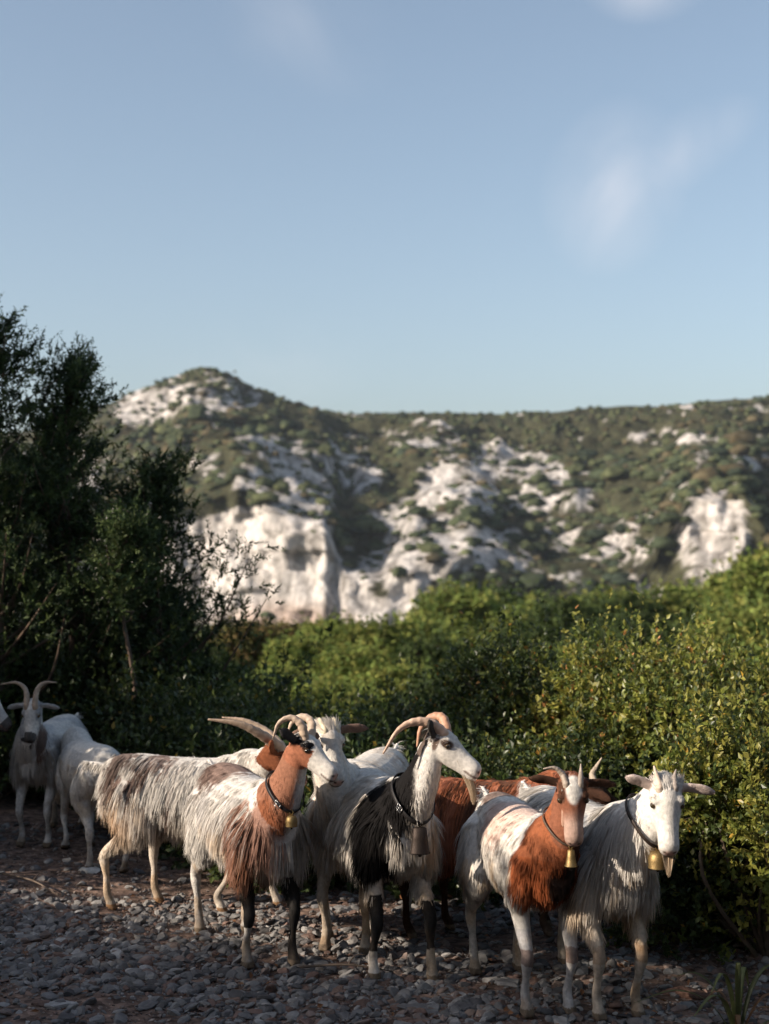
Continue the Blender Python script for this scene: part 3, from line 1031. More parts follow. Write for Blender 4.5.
left = lambda x, y: np.clip(1.0 - .55 * sstep(.2, 1.6, x) , 0, 1)
left = lambda x, y: np.clip(1.0 - .55 * sstep(.2, 1.6, x), 0, 1) * (1 - .85 * sstep(6.9, 7.5, y)) * (.25 + .75 * sstep(.40, .50, fbm(np.stack([x * 1.6, y * 2.2, 0 * x], 1), 3, 77)))
V, F, C = scatter(42000, (-2.6, 2.4), (4.7, 8.9), (.006, .040), 71, IV1, IF1, left)
tag(build('gravel', V, F, M_STONE, None, C, smooth=False), 'grey broken limestone gravel covering the track', 'gravel', kind='stuff')
V, F, C = scatter(22000, (-3.2, 3.0), (4.4, 8.9), (.005, .014), 72, ico(1)[0], ico(1)[1])
tag(build('grit', V, F, M_STONE, None, C * [1.1, .92, .82], smooth=False), 'fine reddish grit and chips between the stones', 'grit', kind='stuff')


def rock_obj(name, label, loc, sc, colr, seed, rz=0, group=None):
    g = np.random.default_rng(seed)
    V0, F0 = ico(4)
    V = stone_shapes(V0, F0, 1, seed)[0]
    V = V + unit(V) * (fbm(V0 * 6, 3, seed)[:, None] - .5) * .16
    V = V * np.array(sc)
    C = np.array(colr)[None] * (0.8 + .4 * fbm(V0 * 3 + 9, 3, seed)[:, None])
    x, y = loc
    o = build(name, V, F0, M_STONE, None, C, smooth=True, loc=(x, y, float(ground_z(np.array([x]), np.array([y]))[0]) + sc[2] * .12))
    o.rotation_euler = (0, 0, rz)
    tag(o, label, 'rock', group)
    return o


def gpos(qx, qy):
    D = FPX * CAM_H / (qy - HOR)
    return ((qx - 384.5) / FPX * D, D)


rock_obj('rock', 'dark reddish rock at the foot of the glossy shrub', gpos(684, 985), (.085, .07, .085), (.14, .08, .06), 81)
rock_obj('rock', 'pale flat stone lying in the shade below the small white goat', gpos(92, 868), (.075, .05, .045), (.55, .54, .52), 82)
FL = [(35, 935, .07), (150, 1000, .06), (500, 978, .075), (462, 1005, .09), (700, 1010, .06), (60, 1010, .065), (330, 985, .06), (420, 1005, .085), (270, 1012, .06), (195, 968, .05), (300, 955, .06), (560, 1018, .055), (610, 975, .05),
      (350, 905, .055), (455, 925, .05), (12, 975, .06), (120, 950, .05)]
for j, (qx, qy, sz) in enumerate(FL):
    rk = sorted(range(len(FL)), key=lambda i: (-FL[i][1], FL[i][0])).index(j)
    rock_obj('flat_stone', 'flat grey slab among the gravel, ' + (ORD + ['fourteenth nearest', 'fifteenth nearest', 'sixteenth nearest', 'farthest'])[rk] + ' of the loose slabs', gpos(qx, qy), (sz, sz * .75, sz * .42), STC[j % 6] * 1.05, 90 + j, rz=j * 1.3, group='larger flat stones lying on the track')

# fallen dry leaves, a few sticks
g = np.random.default_rng(5)
nl_ = 900
x = g.uniform(-2.2, 2.2, nl_); y = g.uniform(5.0, 8.3, nl_)
ok = g.random(nl_) < np.where(x > .3, .9, .3)
x, y = x[ok], y[ok]
P = np.stack([x, y, ground_z(x, y) + .025], 1)
V, T = leaves(P, unit(g.normal(size=(len(x), 3)) * [1, 1, .25]), unit(g.normal(size=(len(x), 3)) * .4 + [0, 0, 1]), g.uniform(.02, .04, len(x)), g.uniform(.006, .011, len(x)), .5)
tag(build('leaf_litter', V, T, M_LEAF, None, np.repeat(np.array([.20, .095, .045]) * g.uniform(.5, 1.6, (len(x), 1)), 4, 0), smooth=False), 'dry brown leaves scattered on the track', 'dry leaves', kind='stuff')
for j, (a, b_, rr) in enumerate([((300, 972), (392, 975), .006), (((640, 935)), (668, 905), .005), ((5, 880), (60, 900), .007)]):
    A_ = np.array([*gpos(*a), 0.]); B_ = np.array([*gpos(*b_), 0.])
    A_[2] = ground_z(A_[:1], A_[1:2])[0] + .03; B_[2] = ground_z(B_[:1], B_[1:2])[0] + (.03 if j != 1 else .12)
    mid = (A_ + B_) / 2 + [0.01, .02, .012]
    Pc = catmull([A_, mid, B_], 6)
    c0 = Pc[0].copy()
    m_ = MB(); m_.add(*tube(Pc - c0, np.linspace(rr, rr * .4, len(Pc)), 7), (.13, .10, .08))
    m_.add(*tube(catmull([Pc[6] - c0, Pc[6] - c0 + [.03, .03, .03], Pc[6] - c0 + [.09, .03, .03]], 3), np.linspace(rr * .6, rr * .2, 7), 6), (.13, .10, .08))
    tag(m_.build('dry_stick', M_BARK, loc=tuple(c0)), ['thin dry stick lying on the stones under the black necked goat', 'dry twig leaning out below the low shrub beside the grey saddled goat', 'dry stick lying near the hooves of the shaded goats'][j], 'stick')

# strap leaved plant in the corner
sp_xy = gpos(735, 1030)
e = empty('strap_leaved_plant', (sp_xy[0], sp_xy[1], float(ground_z(np.array([sp_xy[0]]), np.array([sp_xy[1]]))[0]) - .01))
tag(e, 'low plant with long arching strap leaves, some of them dried brown', 'plant')
e.scale = (1.5, 1.4, 1.2)
bl = [(-.19, -.02, .16, .0, 0), (-.06, -.06, .22, .0, 0), (-.12, .06, .19, 0, 0), (.10, -.06, .14, .03, 1), (.16, .02, .17, .02, 1), (.04, .08, .2, .03, 0), (-.02, -.1, .12, .05, 1), (.12, .1, .2, 0, 0), (-.15, -.1, .08, .05, 1), (.22, -.05, .10, 0, 0),
      (-.07, .02, .17, .06, 1), (.0, -.02, .24, .0, 0), (-.10, -.11, .17, .0, 0)]
for k, (dx, dy, h, drp, dry) in enumerate(bl):
    Pc = catmull([(0, 0, 0), (dx * .35, dy * .35, h * .75), (dx * .8, dy * .8, h * (1.02 if not dry else .85)), (dx * 1.35, dy * 1.35, h * (.80 - drp * 6))], 6)
    wv = np.interp(np.linspace(0, 1, len(Pc)), [0, .4, .8, 1], [.005, .0075, .0045, .001])
    m_ = MB(); m_.add(*tube(Pc, wv, 8, hint=(-dy, dx, 0.01), flat=.18), np.array([.26, .14, .07]) * random.uniform(.7, 1.2) if dry else np.array([.13, .145, .055]) * random.uniform(.7, 1.3))
    m_.build('leaf', M_LEAF, e)

# thin air between here and the hill
hb = MB()
x0, x1, y0, y1, z0, z1 = -1900., 1900., -700., 1900., -220., 130.
hb.add([(x0, y0, z0), (x1, y0, z0), (x1, y1, z0), (x0, y1, z0), (x0, y0, z1), (x1, y0, z1), (x1, y1, z1), (x0, y1, z1)],
       Q=[(0, 3, 2, 1), (4, 5, 6, 7), (0, 1, 5, 4), (1, 2, 6, 5), (2, 3, 7, 6), (3, 0, 4, 7)])
mh = bpy.data.materials.new('haze_air')
mh.use_nodes = True
mh.node_tree.nodes.clear()
ho = mh.node_tree.nodes.new('ShaderNodeOutputMaterial')
hv = mh.node_tree.nodes.new('ShaderNodeVolumePrincipled')
hv.inputs['Color'].default_value = (.80, .88, 1, 1)
hv.inputs['Density'].default_value = 0.00009
hv.inputs['Anisotropy'].default_value = 0.2
mh.node_tree.links.new(hv.outputs['Volume'], ho.inputs['Volume'])
tag(hb.build('haze', mh, smooth=False), kind='stuff')
SC.cycles.volume_bounces = 0
# ------------------------------------------------------------ goats
WHITE = np.array([.64, .60, .55]); CREAM = np.array([.52, .40, .28]); RUSSET = np.array([.275, .090, .040]); BROWN = np.array([.10, .052, .034])
BLACK = np.array([.009, .008, .008]); GREY = np.array([.27, .28, .30]); TAN = np.array([.50, .36, .25]); PINK = np.array([.62, .40, .33]); DUSK = np.array([.20, .13, .105])
LGREY = np.array([.42, .41, .42])


def rotz(p, a):
    c, s = math.cos(a), math.sin(a)
    p = np.asarray(p, dtype=float)
    return np.stack([p[..., 0] * c - p[..., 1] * s, p[..., 0] * s + p[..., 1] * c, p[..., 2]], -1)


def mixc(C, c, w):
    return C * (1 - w[:, None]) + np.asarray(c)[None] * w[:, None]


def patch(p, c, r, nz=None, amt=0.7, lo=0.8, hi=1.15):
    d = np.linalg.norm((p - np.asarray(c)) / np.asarray(r), axis=1)
    if nz is not None:
        d = d + (nz - 0.5) * amt
    return 1 - sstep(lo, hi, d)


class Reg:
    pass


def make_goat(spec):
    g = np.random.default_rng(spec['seed'])
    yaw = R(spec['yaw'])
    s = spec.get('s', 1.0)
    ox, oy = spec['pos']
    oz = float(ground_z(np.array([ox]), np.array([oy]))[0])
    root = empty('goat', (ox, oy, oz), yaw)
    tag(root, spec['label'], 'goat', 'the herd of goats on the stony track')
    O = np.array([ox, oy, oz])

    def w2l(P): return rotz(np.asarray(P, dtype=float) - O, -yaw)
    def w2d(V): return rotz(np.asarray(V, dtype=float), -yaw)

    H0 = w2l(spec['head'])
    hy, hp = R(spec['hyaw']), R(spec['hpitch'])
    roll = R(spec.get('hroll', 0))
    fw = np.array([math.cos(hy) * math.cos(hp), math.sin(hy) * math.cos(hp), math.sin(hp)])
    f = w2d(fw)
    r = unit(np.cross([0, 0, 1], f))            # the goat's left
    u = np.cross(f, r)
    r, u = r * math.cos(roll) + u * math.sin(roll), u * math.cos(roll) - r * math.sin(roll)
    hs = spec.get('hs', 1.0) * s * .93

    def hd(a, b, c): return H0 + (f * a * .94 + r * b + u * c) * hs

    mb = MB()
    # trunk
    bw = spec.get('bw', 1.0)
    tr = [(-.455, .625, .045, .07), (-.43, .61, .09, .115), (-.36, .60, .125, .15), (-.26, .59, .145, .165), (-.12, .565, .165, .178), (.04, .555, .168, .183), (.16, .565, .150, .178),
          (.26, .58, .122, .16), (.33, .60, .095, .13), (.385, .60, .06, .085)]
    rings = [((x * s, 0, z * s), (0, w * s * bw, 0), (0, 0, h * s)) for x, z, w, h in tr]
    mb.add(*loft(rings, 24))
    # withers and hips
    for c, rr in (((.20, 0, .715), (.10, .05, .045)), ((-.34, 0, .70), (.09, .07, .05))):
        Vs = IV2 * np.array(rr) * s + np.array(c) * s
        mb.add(Vs, IF2)
    # neck
    N0 = np.array([.19, 0, .585]) * s
    N1 = np.array([.31, 0, .665]) * s
    NE = hd(-.005, 0, -.03)
    Nm = (N1 + NE) / 2 + np.array([.02, 0, -.01]) * s
    npath = catmull([N0, N1, Nm, NE], 7)
    nt = np.linspace(0, 1, len(npath))
    nw = np.interp(nt, [0, .33, .6, .85, 1], [.118, .096, .070, .056, .049]) * s * spec.get('neck', 1.0)
    nh = np.interp(nt, [0, .33, .6, .85, 1], [.155, .138, .102, .076, .059]) * s * spec.get('neck', 1.0)
    V, T, Q = tube(npath, nw, 18, hint=(0, 1, 0), flat=nh / nw)
    mb.add(V, T, Q)
    # head
    hr = [(-.050, .000, .030, .034), (-.03, .002, .046, .050), (.00, .004, .056, .060), (.035, .004, .059, .064), (.07, -.006, .057, .066), (.10, -.014, .050, .061), (.13, -.020, .043, .054),
          (.165, -.026, .038, .048), (.20, -.031, .038, .046), (.225, -.034, .037, .043), (.242, -.037, .029, .034), (.250, -.038, .013, .017)]
    rings = [(hd(a, 0, c), r * w * hs, u * h * hs) for a, c, w, h in hr]
    mb.add(*loft(rings, 18))
    for sgn in (1, -1):
        mb.add(IV1 * .019 * hs + hd(.060, sgn * .043, .033), IF1)         # brow
        mb.add(IV1 * .024 * hs + hd(.075, sgn * .028, -.030), IF1)        # cheek
    Vc = IV1 * .019 * hs + hd(.205, 0, -.062); mb.add(Vc, IF1)             # chin
    # ears
    ears = []
    for (sgn, dv, ln) in spec['ears']:
        d = unit(w2d(np.array(dv, dtype=float)))
        b0 = hd(.000, sgn * .050, .018)
        side = unit(np.cross(d, f + 0.3 * u))
        pts = catmull([b0 - d * .01, b0 + d * ln * .35, b0 + d * ln * .7 + np.array([0, 0, -.006]), b0 + d * ln + np.array([0, 0, -.014])], 4)
        wv = np.interp(np.linspace(0, 1, len(pts)), [0, .3, .6, .85, 1], [.017, .026, .028, .019, .006]) * hs
        V, T, Q = tube(pts, wv, 12, hint=side, flat=np.interp(np.linspace(0, 1, len(pts)), [0, .4, 1], [.75, .30, .6]))
        mb.add(V, T, Q)
        ears.append((b0, d, ln))
    # tail
    td = spec.get('tail', (-.75, 0, .35))
    tp = catmull([np.array([-.42, 0, .66]) * s, np.array([-.47, 0, .69]) * s, np.array([-.47, 0, .69]) * s + unit(np.array(td, dtype=float)) * .10 * s], 5)
    mb.add(*tube(tp, np.linspace(.024, .009, len(tp)) * s, 8))
    # legs
    lg = spec.get('legs', {})
    feet = {}
    for nm, fx, fy in (('fl', .245, .085), ('fr', .245, -.085), ('hl', -.365, .095), ('hr', -.365, -.095)):
        ddx, ddy, lift = lg.get(nm, (0, 0, 0))
        F = np.array([fx * s + ddx, fy * s + ddy, 0.0])
        wF = rotz(F, yaw) + O
        gz = float(ground_z(wF[:1], wF[1:2])[0]) - oz + lift
        F[2] = gz + .012
        feet[nm] = F
        sy = math.copysign(1, fy)
        if nm[0] == 'f':
            J = [np.array([.235, sy * .085, .60]) * s, np.array([.215, sy * .105, .47]) * s, np.array([.20, sy * .095, .385]) * s]
            knee = J[2] * .45 + F * .55 + np.array([.035, 0, .03]) * s
            fet = F + np.array([-.022, 0, .072 * s])
            if lift > .02: fet = F + np.array([-.05, 0, .055])
            can = (knee + fet) / 2
            P = [J[0] + np.array([-.01, -sy * .045, .07]) * s, J[0] + np.array([0, -sy * .02, 0]), J[1], J[2], knee + np.array([0, 0, .04]) * s, knee, can, fet, F + np.array([-.004, 0, .03]), F + np.array([.006, 0, .006])]
            rad = [.03, .078, .060, .038, .0255, .0265, .0150, .0205, .022, .022]
            fl = [1.2, 1.2, 1.2, 1.1, 1, 1, 1, 1, 1.1, 1.15]
        else:
            J = [np.array([-.31, sy * .085, .60]) * s, np.array([-.235, sy * .115, .455]) * s]
            hock = np.array([F[0] - .035 * s, (F[1] + J[1][1]) / 2, gz + .255 * s])
            fet = F + np.array([-.020, 0, .072 * s])
            P = [J[0] + np.array([-.01, -sy * .045, .09]) * s, J[0] + np.array([0, -sy * .02, 0]), J[1], (J[1] * .45 + hock * .55) + np.array([.012, 0, .0]), hock + np.array([.008, 0, .02]), hock + np.array([.006, 0, -.03]), (hock + fet) / 2 + np.array([.004, 0, 0]), fet, F + np.array([-.004, 0, .03]), F + np.array([.006, 0, .006])]
            rad = [.04, .105, .084, .040, .0275, .0245, .0165, .0215, .022, .022]
            fl = [1.2, 1.25, 1.2, 1.2, 1.1, 1, 1, 1, 1.1, 1.15]
        k = 4
        Pc = catmull(P, k)
        tt = np.linspace(0, len(P) - 1, len(Pc))
        rc_ = np.interp(tt, np.arange(len(P)), np.array(rad) * s)
        flc = np.interp(tt, np.arange(len(P)), fl)
        mb.add(*tube(Pc, rc_ * .92, 14, hint=(0, 1, 0), flat=flc))
        for tsg in (1, -1):                                                # the two toes
            mb.add(*tube([F + np.array([-.016, tsg * .011, .026]), F + np.array([.004, tsg * .013, .010]), F + np.array([.026, tsg * .011, -.004])], [.014, .016, .010], 10, flat=1.0))
    tmp = mb.build('tmp', M_FUR)
    md = tmp.modifiers.new('r', 'REMESH'); md.mode = 'VOXEL'; md.voxel_size = .0062
    ms = tmp.modifiers.new('s', 'SMOOTH'); ms.factor = .5; ms.iterations = 4
    dg = bpy.context.evaluated_depsgraph_get()
    me = bpy.data.meshes.new_from_object(tmp.evaluated_get(dg))
    nv = len(me.vertices)
    V = np.empty(nv * 3, dtype=np.float32); me.vertices.foreach_get('co', V); V = V.reshape(-1, 3).astype(float)
    Nn = np.empty(nv * 3, dtype=np.float32); me.vertices.foreach_get('normal', Nn); Nn = Nn.reshape(-1, 3).astype(float)
    bpy.data.objects.remove(tmp)

    def regions(p):
        q = Reg(); q.p = p
        h = p - H0
        q.hf, q.hr_, q.hu = h @ f / hs / .94, h @ r / hs, h @ u / hs
        q.head = (q.hf > -.055) & (q.hf < .30) & (np.abs(q.hr_) < .085) & (q.hu > -.085 - .03 * (q.hf > .1)) & (q.hu < .12)
        q.ear = np.zeros(len(p), dtype=bool)
        for b0, d, ln in ears:
            t = (p - b0) @ d
            dist = np.linalg.norm(p - b0 - t[:, None] * d, axis=1)
            q.ear |= (t > .008) & (t < ln + .02) & (dist < .045)
        q.head = q.head & ~q.ear
        dm = np.linalg.norm(p[:, None, :] - npath[None], axis=2)
        k = dm.argmin(1)
        q.tn = nt[k]
        q.dn = dm.min(1)
        q.neck = (q.tn > .32) & (q.dn < .17 * s) & ~q.head & ~q.ear
        q.x, q.y, q.z = p[:, 0] / s, p[:, 1] / s, p[:, 2] / s
        q.leg = (q.z < .42) & ~q.head & ~q.ear & ~q.neck
        q.front = q.x > .03
        q.n1 = fbm(p * 9 + spec['seed'], 3, spec['seed'])
        q.n2 = fbm(p * [26, 26, 7] + spec['seed'], 3, spec['seed'] + 1)
        q.s = s
        q.midy = npath[k][:, 1]
        q.backn = (npath[k] - p)[:, 0] + .35 * (p - npath[k])[:, 2]
        fz = {k2: v[2] for k2, v in feet.items()}
        q.hoof = np.zeros(len(p), dtype=bool)
        for v in feet.values():
            q.hoof |= (np.linalg.norm((p - v)[:, :2], axis=1) < .06) & (p[:, 2] < v[2] + .022)
        return q

    def paint(p):
        q = regions(p)
        C = np.tile(WHITE, (len(p), 1)) * (0.88 + .24 * q.n1)[:, None]
        C = spec['paint'](C, q)
        C = C * (.80 + .22 * q.n2 + .20 * q.n1)[:, None]
        C = C * (1 - (1 - np.array([[1.0, .82, .62]])) * (.8 * sstep(.48, .66, q.n1) * (q.z < .62))[:, None])
        # muzzle skin, nostrils, mouth, hooves
        nose = spec.get('nose', PINK)
        w = (q.head * (1 - sstep(.010, .024, np.linalg.norm(np.stack([q.hf - .246, q.hr_ * .8, q.hu + .028], 1), axis=1)))).astype(float)
        C = mixc(C, nose, w)
        for sg in (1, -1):
            w = q.head * (1 - sstep(.006, .012, np.linalg.norm(np.stack([(q.hf - .240) * .8, q.hr_ - sg * .016, (q.hu + .024) * 1.3], 1), axis=1)))
            C = mixc(C, DUSK * .4, w.astype(float))
            w = q.head * (1 - sstep(.012, .020, np.linalg.norm(np.stack([(q.hf - .072) * .75, (q.hr_ - sg * .054), (q.hu - .018) * 1.2], 1), axis=1)))
            C = mixc(C, BROWN * .5, .8 * w.astype(float))
        w = q.head * (q.hf > .185) * (1 - sstep(.003, .008, np.abs(q.hu + .050 + (q.hf - .24) * .12)))
        C = mixc(C, DUSK * .6, .85 * w.astype(float))
        C = mixc(C, np.array([.17, .13, .10]), .55 * q.leg * (1 - sstep(.03, .22, q.z)) * sstep(.35, .65, q.n1))
        C = C * (1 - .30 * sstep(.40, .65, q.n2) * (1 - sstep(.3, .6, q.z)))[:, None]
        C[q.hoof] = spec.get('hoof', np.array([.16, .12, .085]))
        return np.clip(C, .005, .9), q

    C, q = paint(V)
    a = me.attributes.new('tint', 'FLOAT_COLOR', 'POINT')
    c4 = np.ones((nv, 4), dtype=np.float32); c4[:, :3] = C
    a.data.foreach_set('color', c4.ravel())
    me.materials.clear(); me.materials.append(M_FUR)
    me.polygons.foreach_set('use_smooth', np.ones(len(me.polygons), dtype=bool))
    me.name = 'body'
    body = bpy.data.objects.new('body', me)
    COL.objects.link(body); body.parent = root

    # ---- coat
    Lc = dict(back=.060, flank=.11, chest=.10, neck=.07, thigh=.095, leg=.015, head=.017, ear=.010)
    Lc.update(spec.get('hair', {}))
    me.calc_loop_triangles()
    nt_ = len(me.loop_triangles)
    tri = np.empty(nt_ * 3, dtype=np.int32); me.loop_triangles.foreach_get('vertices', tri); tri = tri.reshape(-1, 3)
    Tc = V[tri].mean(1)
    ta = np.linalg.norm(np.cross(V[tri[:, 1]] - V[tri[:, 0]], V[tri[:, 2]] - V[tri[:, 0]]), axis=1)
    qt = regions(Tc)
    ta = ta * np.where(qt.hoof, 0, np.where(qt.head, 4.5, np.where(qt.ear, 3.0, np.where(qt.leg & (qt.z < .30), 2.2, 1.0))))
    ta = ta * (1 - (qt.head & (qt.hf > .215)))
    ns = int(spec.get('strands', 15000) * 3.2)
    k = g.choice(nt_, ns, p=ta / ta.sum())
    bc = g.dirichlet([1, 1, 1], ns)
    P = (V[tri[k]] * bc[..., None]).sum(1)
    N = unit((Nn[tri[k]] * bc[..., None]).sum(1))
    CC, q = paint(P + g.normal(0, .007, P.shape) + N * .004)
    q = regions(P)
    down = np.tile([[-.28, 0., -1.]], (ns, 1))
    top = (N[:, 2] > .45) & ~q.neck & ~q.head & (q.z > .62)
    down[top, 1] = np.sign(P[top, 1] + g.normal(0, .02, top.sum())) * 1.1
    down[top, 0] = -.7
    down[q.head] = -f * .9 + np.array([0, 0, -.4])
    down[q.neck] = np.array([-.1, 0, -1])
    for b0, d, ln in ears:
        ne = np.linalg.norm(P - b0, axis=1) < ln + .03
        down[ne & q.ear] = d
    pn = fbm(P * 7, 2, 91)[:, None] - .5
    pn2 = fbm(P * 7 + 40, 2, 92)[:, None] - .5
    down = down + np.concatenate([pn * .5, pn2 * .5, 0 * pn], 1) * (~(q.head | q.ear))[:, None]
    L = np.full(ns, Lc['flank'])
    L = np.where(N[:, 2] > .55, Lc['back'], L)
    L = np.where(q.x > .26, Lc['chest'], L)
    L = np.where(q.neck, Lc['neck'] * (1.15 - .75 * q.tn) + .01, L)
    L = np.where((q.x < -.24) & (q.z < .62), Lc['thigh'], L)
    low = (1 - sstep(.20, .46, q.z)) ** .45
    L = np.where(~q.neck & ~q.head & ~q.ear, L * (1 - low) + Lc['leg'] * low, L)
    L = np.where(q.head, Lc['head'], L)
    L = np.where(q.head & (q.hf < .05) & (q.hu > .03), spec.get('fringe', .02), L)
    L = np.where(q.ear, Lc['ear'], L)
    L = np.where((q.x < -.44) & (q.z > .64), .06, L)
    L = L * s * (.45 + .8 * g.random(ns) ** 1.3) * (0.8 + .4 * q.n1)
    d = unit(down - N * (down * N).sum(1, keepdims=True))
    long_ = sstep(.02, .06, L)
    # clump the tips
    M = int(spec.get('clumps', 750) * 3.2)
    ci = g.choice(ns, M, replace=False)
    near_c = np.empty(ns, dtype=int)
    for a0 in range(0, ns, 2000):
        dd = ((P[a0:a0 + 2000, None] - P[ci][None]) ** 2).sum(2)
        near_c[a0:a0 + 2000] = dd.argmin(1)
    K = 4
    pts = np.empty((ns, K + 1, 3))
    pts[:, 0] = P - N * .004
    cur = pts[:, 0].copy()
    dv = unit(d + N * (.10 + .16 * g.random((ns, 1))) + g.normal(0, .10, (ns, 3)))
    for j in range(1, K + 1):
        t = j / K
        dirj = unit(dv * (1 - .25 * t) + (np.array([[0, 0, -1.0]]) * .65 * t + d * .35 * t) * long_[:, None] - N * (.30 * t) * (1 - long_)[:, None])
        cur = cur + dirj * (L / K)[:, None]
        pts[:, j] = cur
    ctr = pts[ci][near_c]
    for j in range(1, K + 1):
        t = j / K
        wgt = (.42 * t ** 1.3) * long_
        pts[:, j] = pts[:, j] * (1 - wgt[:, None]) + (ctr[:, j] + (P - P[ci][near_c]) * .3) * wgt[:, None]
    wdt = np.where(long_ > .5, .0019, .0016) * g.uniform(.7, 1.3, ns) * spec.get('hw', 1.0)
    Sv = unit(np.cross(d, N) + .16 * g.normal(size=(ns, 3)))
    prof = np.array([.9, 1.0, .85, .6, .12])
    Va = pts + Sv[:, None] * (wdt[:, None] * prof)[..., None]
    Vb = pts - Sv[:, None] * (wdt[:, None] * prof)[..., None]
    VV = np.stack([Va, Vb], 2).reshape(-1, 3)                     # ns,(K+1),2
    base = np.arange(ns)[:, None] * (2 * (K + 1))
    Qs = []
    for j in range(K):
        Qs.append(base + np.array([2 * j + 2, 2 * j + 3, 2 * j + 1, 2 * j]))
    Qs = np.stack(Qs, 1).reshape(-1, 4)
    cv = g.uniform(.86, 1.14, (ns, 1)) * (0.88 + .24 * g.random((M, 1)))[near_c]
    CH = np.repeat(np.clip(CC * cv, .004, .85), 2 * (K + 1), 0)
    co = build('coat', VV, Qs, M_HAIR, root, CH)
    Na = unit(N[:, None] + Sv[:, None] * .55 + 0 * pts); Nb = unit(N[:, None] - Sv[:, None] * .55 + 0 * pts)
    co.data.normals_split_custom_set_from_vertices(np.stack([Na, Nb], 2).reshape(-1, 3))

    # ---- eyes
    for sg in (1, -1):
        e = MB()
        Vs = IV2 * .0125 * hs + hd(.074, sg * .0500, .018)
        out = unit(r * sg * .9 + f * .35 + u * .05)
        dt = unit(IV2) @ out
        ec = np.where(dt[:, None] > .80, np.array([[.01, .01, .01]]), np.array([[.055, .035, .015]]))
        e.add(Vs, IF2, C=ec)
        e.build('eye', M_EYE, root)
    # ---- horns
    for hsp in spec.get('horns', []):
        sg, offs, r0 = hsp[0], hsp[1], hsp[2]
        b0 = hd(.018, sg * .026, .050)
        pp = [b0 - u * .02 * hs, b0] + [b0 + w2d(np.array(o_)) for o_ in offs]
        Pc = catmull(pp, 9)
        t = np.linspace(0, 1, len(Pc))
        rr = r0 * (1 - t ** 1.6 * .86) * (1 + .07 * np.sin(t * 75))
        V2, T2, Q2 = tube(Pc, rr, 12, hint=r, flat=1.25)
        hb = np.array(hsp[3]) if len(hsp) > 3 else np.array([.30, .22, .16])
        cc = hb * (0.75 + .5 * fbm(V2 * [60, 60, 60], 2, 5))[:, None] * (1.15 - .45 * (np.concatenate([np.repeat(t, 12), [0, 1]]) < .15))[:, None]
        h_ = MB(); h_.add(V2, T2, Q2, cc)
        h_.build('horn', M_HORN, root)
    # ---- beard
    if spec.get('beard'):
        bl, bdir, bcol = spec['beard']
        nb = 420
        u0 = g.normal(0, 1, (nb, 2))
        B0 = np.array([hd(.170 + a_ * .016, b_ * .011, -.060 + .010 * abs(b_) - (.004 if a_ > 0 else 0)) for a_, b_ in u0])
        bd = w2d(np.array(bdir, dtype=float))
        tip = hd(.170, 0, -.06) + unit(bd) * bl
        Kb = 6
        pts = np.empty((nb, Kb + 1, 3))
        ll = g.uniform(.6, 1.05, nb)
        curl = unit(np.cross(bd, [0, 0, 1]) + 1e-3)
        for j in range(Kb + 1):
            t = j / Kb * ll
            conv = (1 - .75 * t)[:, None]
            pts[:, j] = (hd(.170, 0, -.055) + unit(bd)[None] * (t * bl)[:, None] + (B0 - hd(.170, 0, -.060)) * conv
                         + f[None] * (.016 * np.sin(t * 3.0))[:, None])
        S2 = unit(g.normal(size=(nb, 3)))
        pr = np.linspace(1, .2, Kb + 1)
        VVb = np.stack([pts + S2[:, None] * .0022 * pr[None, :, None], pts - S2[:, None] * .0022 * pr[None, :, None]], 2).reshape(-1, 3)
        base = np.arange(nb)[:, None] * (2 * (Kb + 1))
        Qb = np.stack([base + np.array([2 * j, 2 * j + 1, 2 * j + 3, 2 * j + 2]) for j in range(Kb)], 1).reshape(-1, 4)
        cb = np.repeat(np.array(bcol)[None] * g.uniform(.75, 1.2, (nb, 1)), 2 * (Kb + 1), 0)
        build('beard', VVb, Qb, M_HAIR, root, cb)
    for wt in spec.get('wattles', []):
        p0 = npath[-3] + w2d(np.array(wt))
        w_ = MB(); w_.add(*tube(catmull([p0, p0 + [0, 0, -.03], p0 + [.004, 0, -.065]], 4), [.006, .008, .009, .009, .009, .010, .010, .010, .006], 8), np.array([.42, .25, .18]))
        w_.build('wattle', M_FUR, root)

    info = Reg()
    info.root, info.npath, info.nt, info.nw, info.nh, info.O, info.yaw, info.s = root, npath, nt, nw, nh, O, yaw, s
    info.l2w = lambda P: rotz(P, yaw) + O
    info.w2l = w2l
    return info


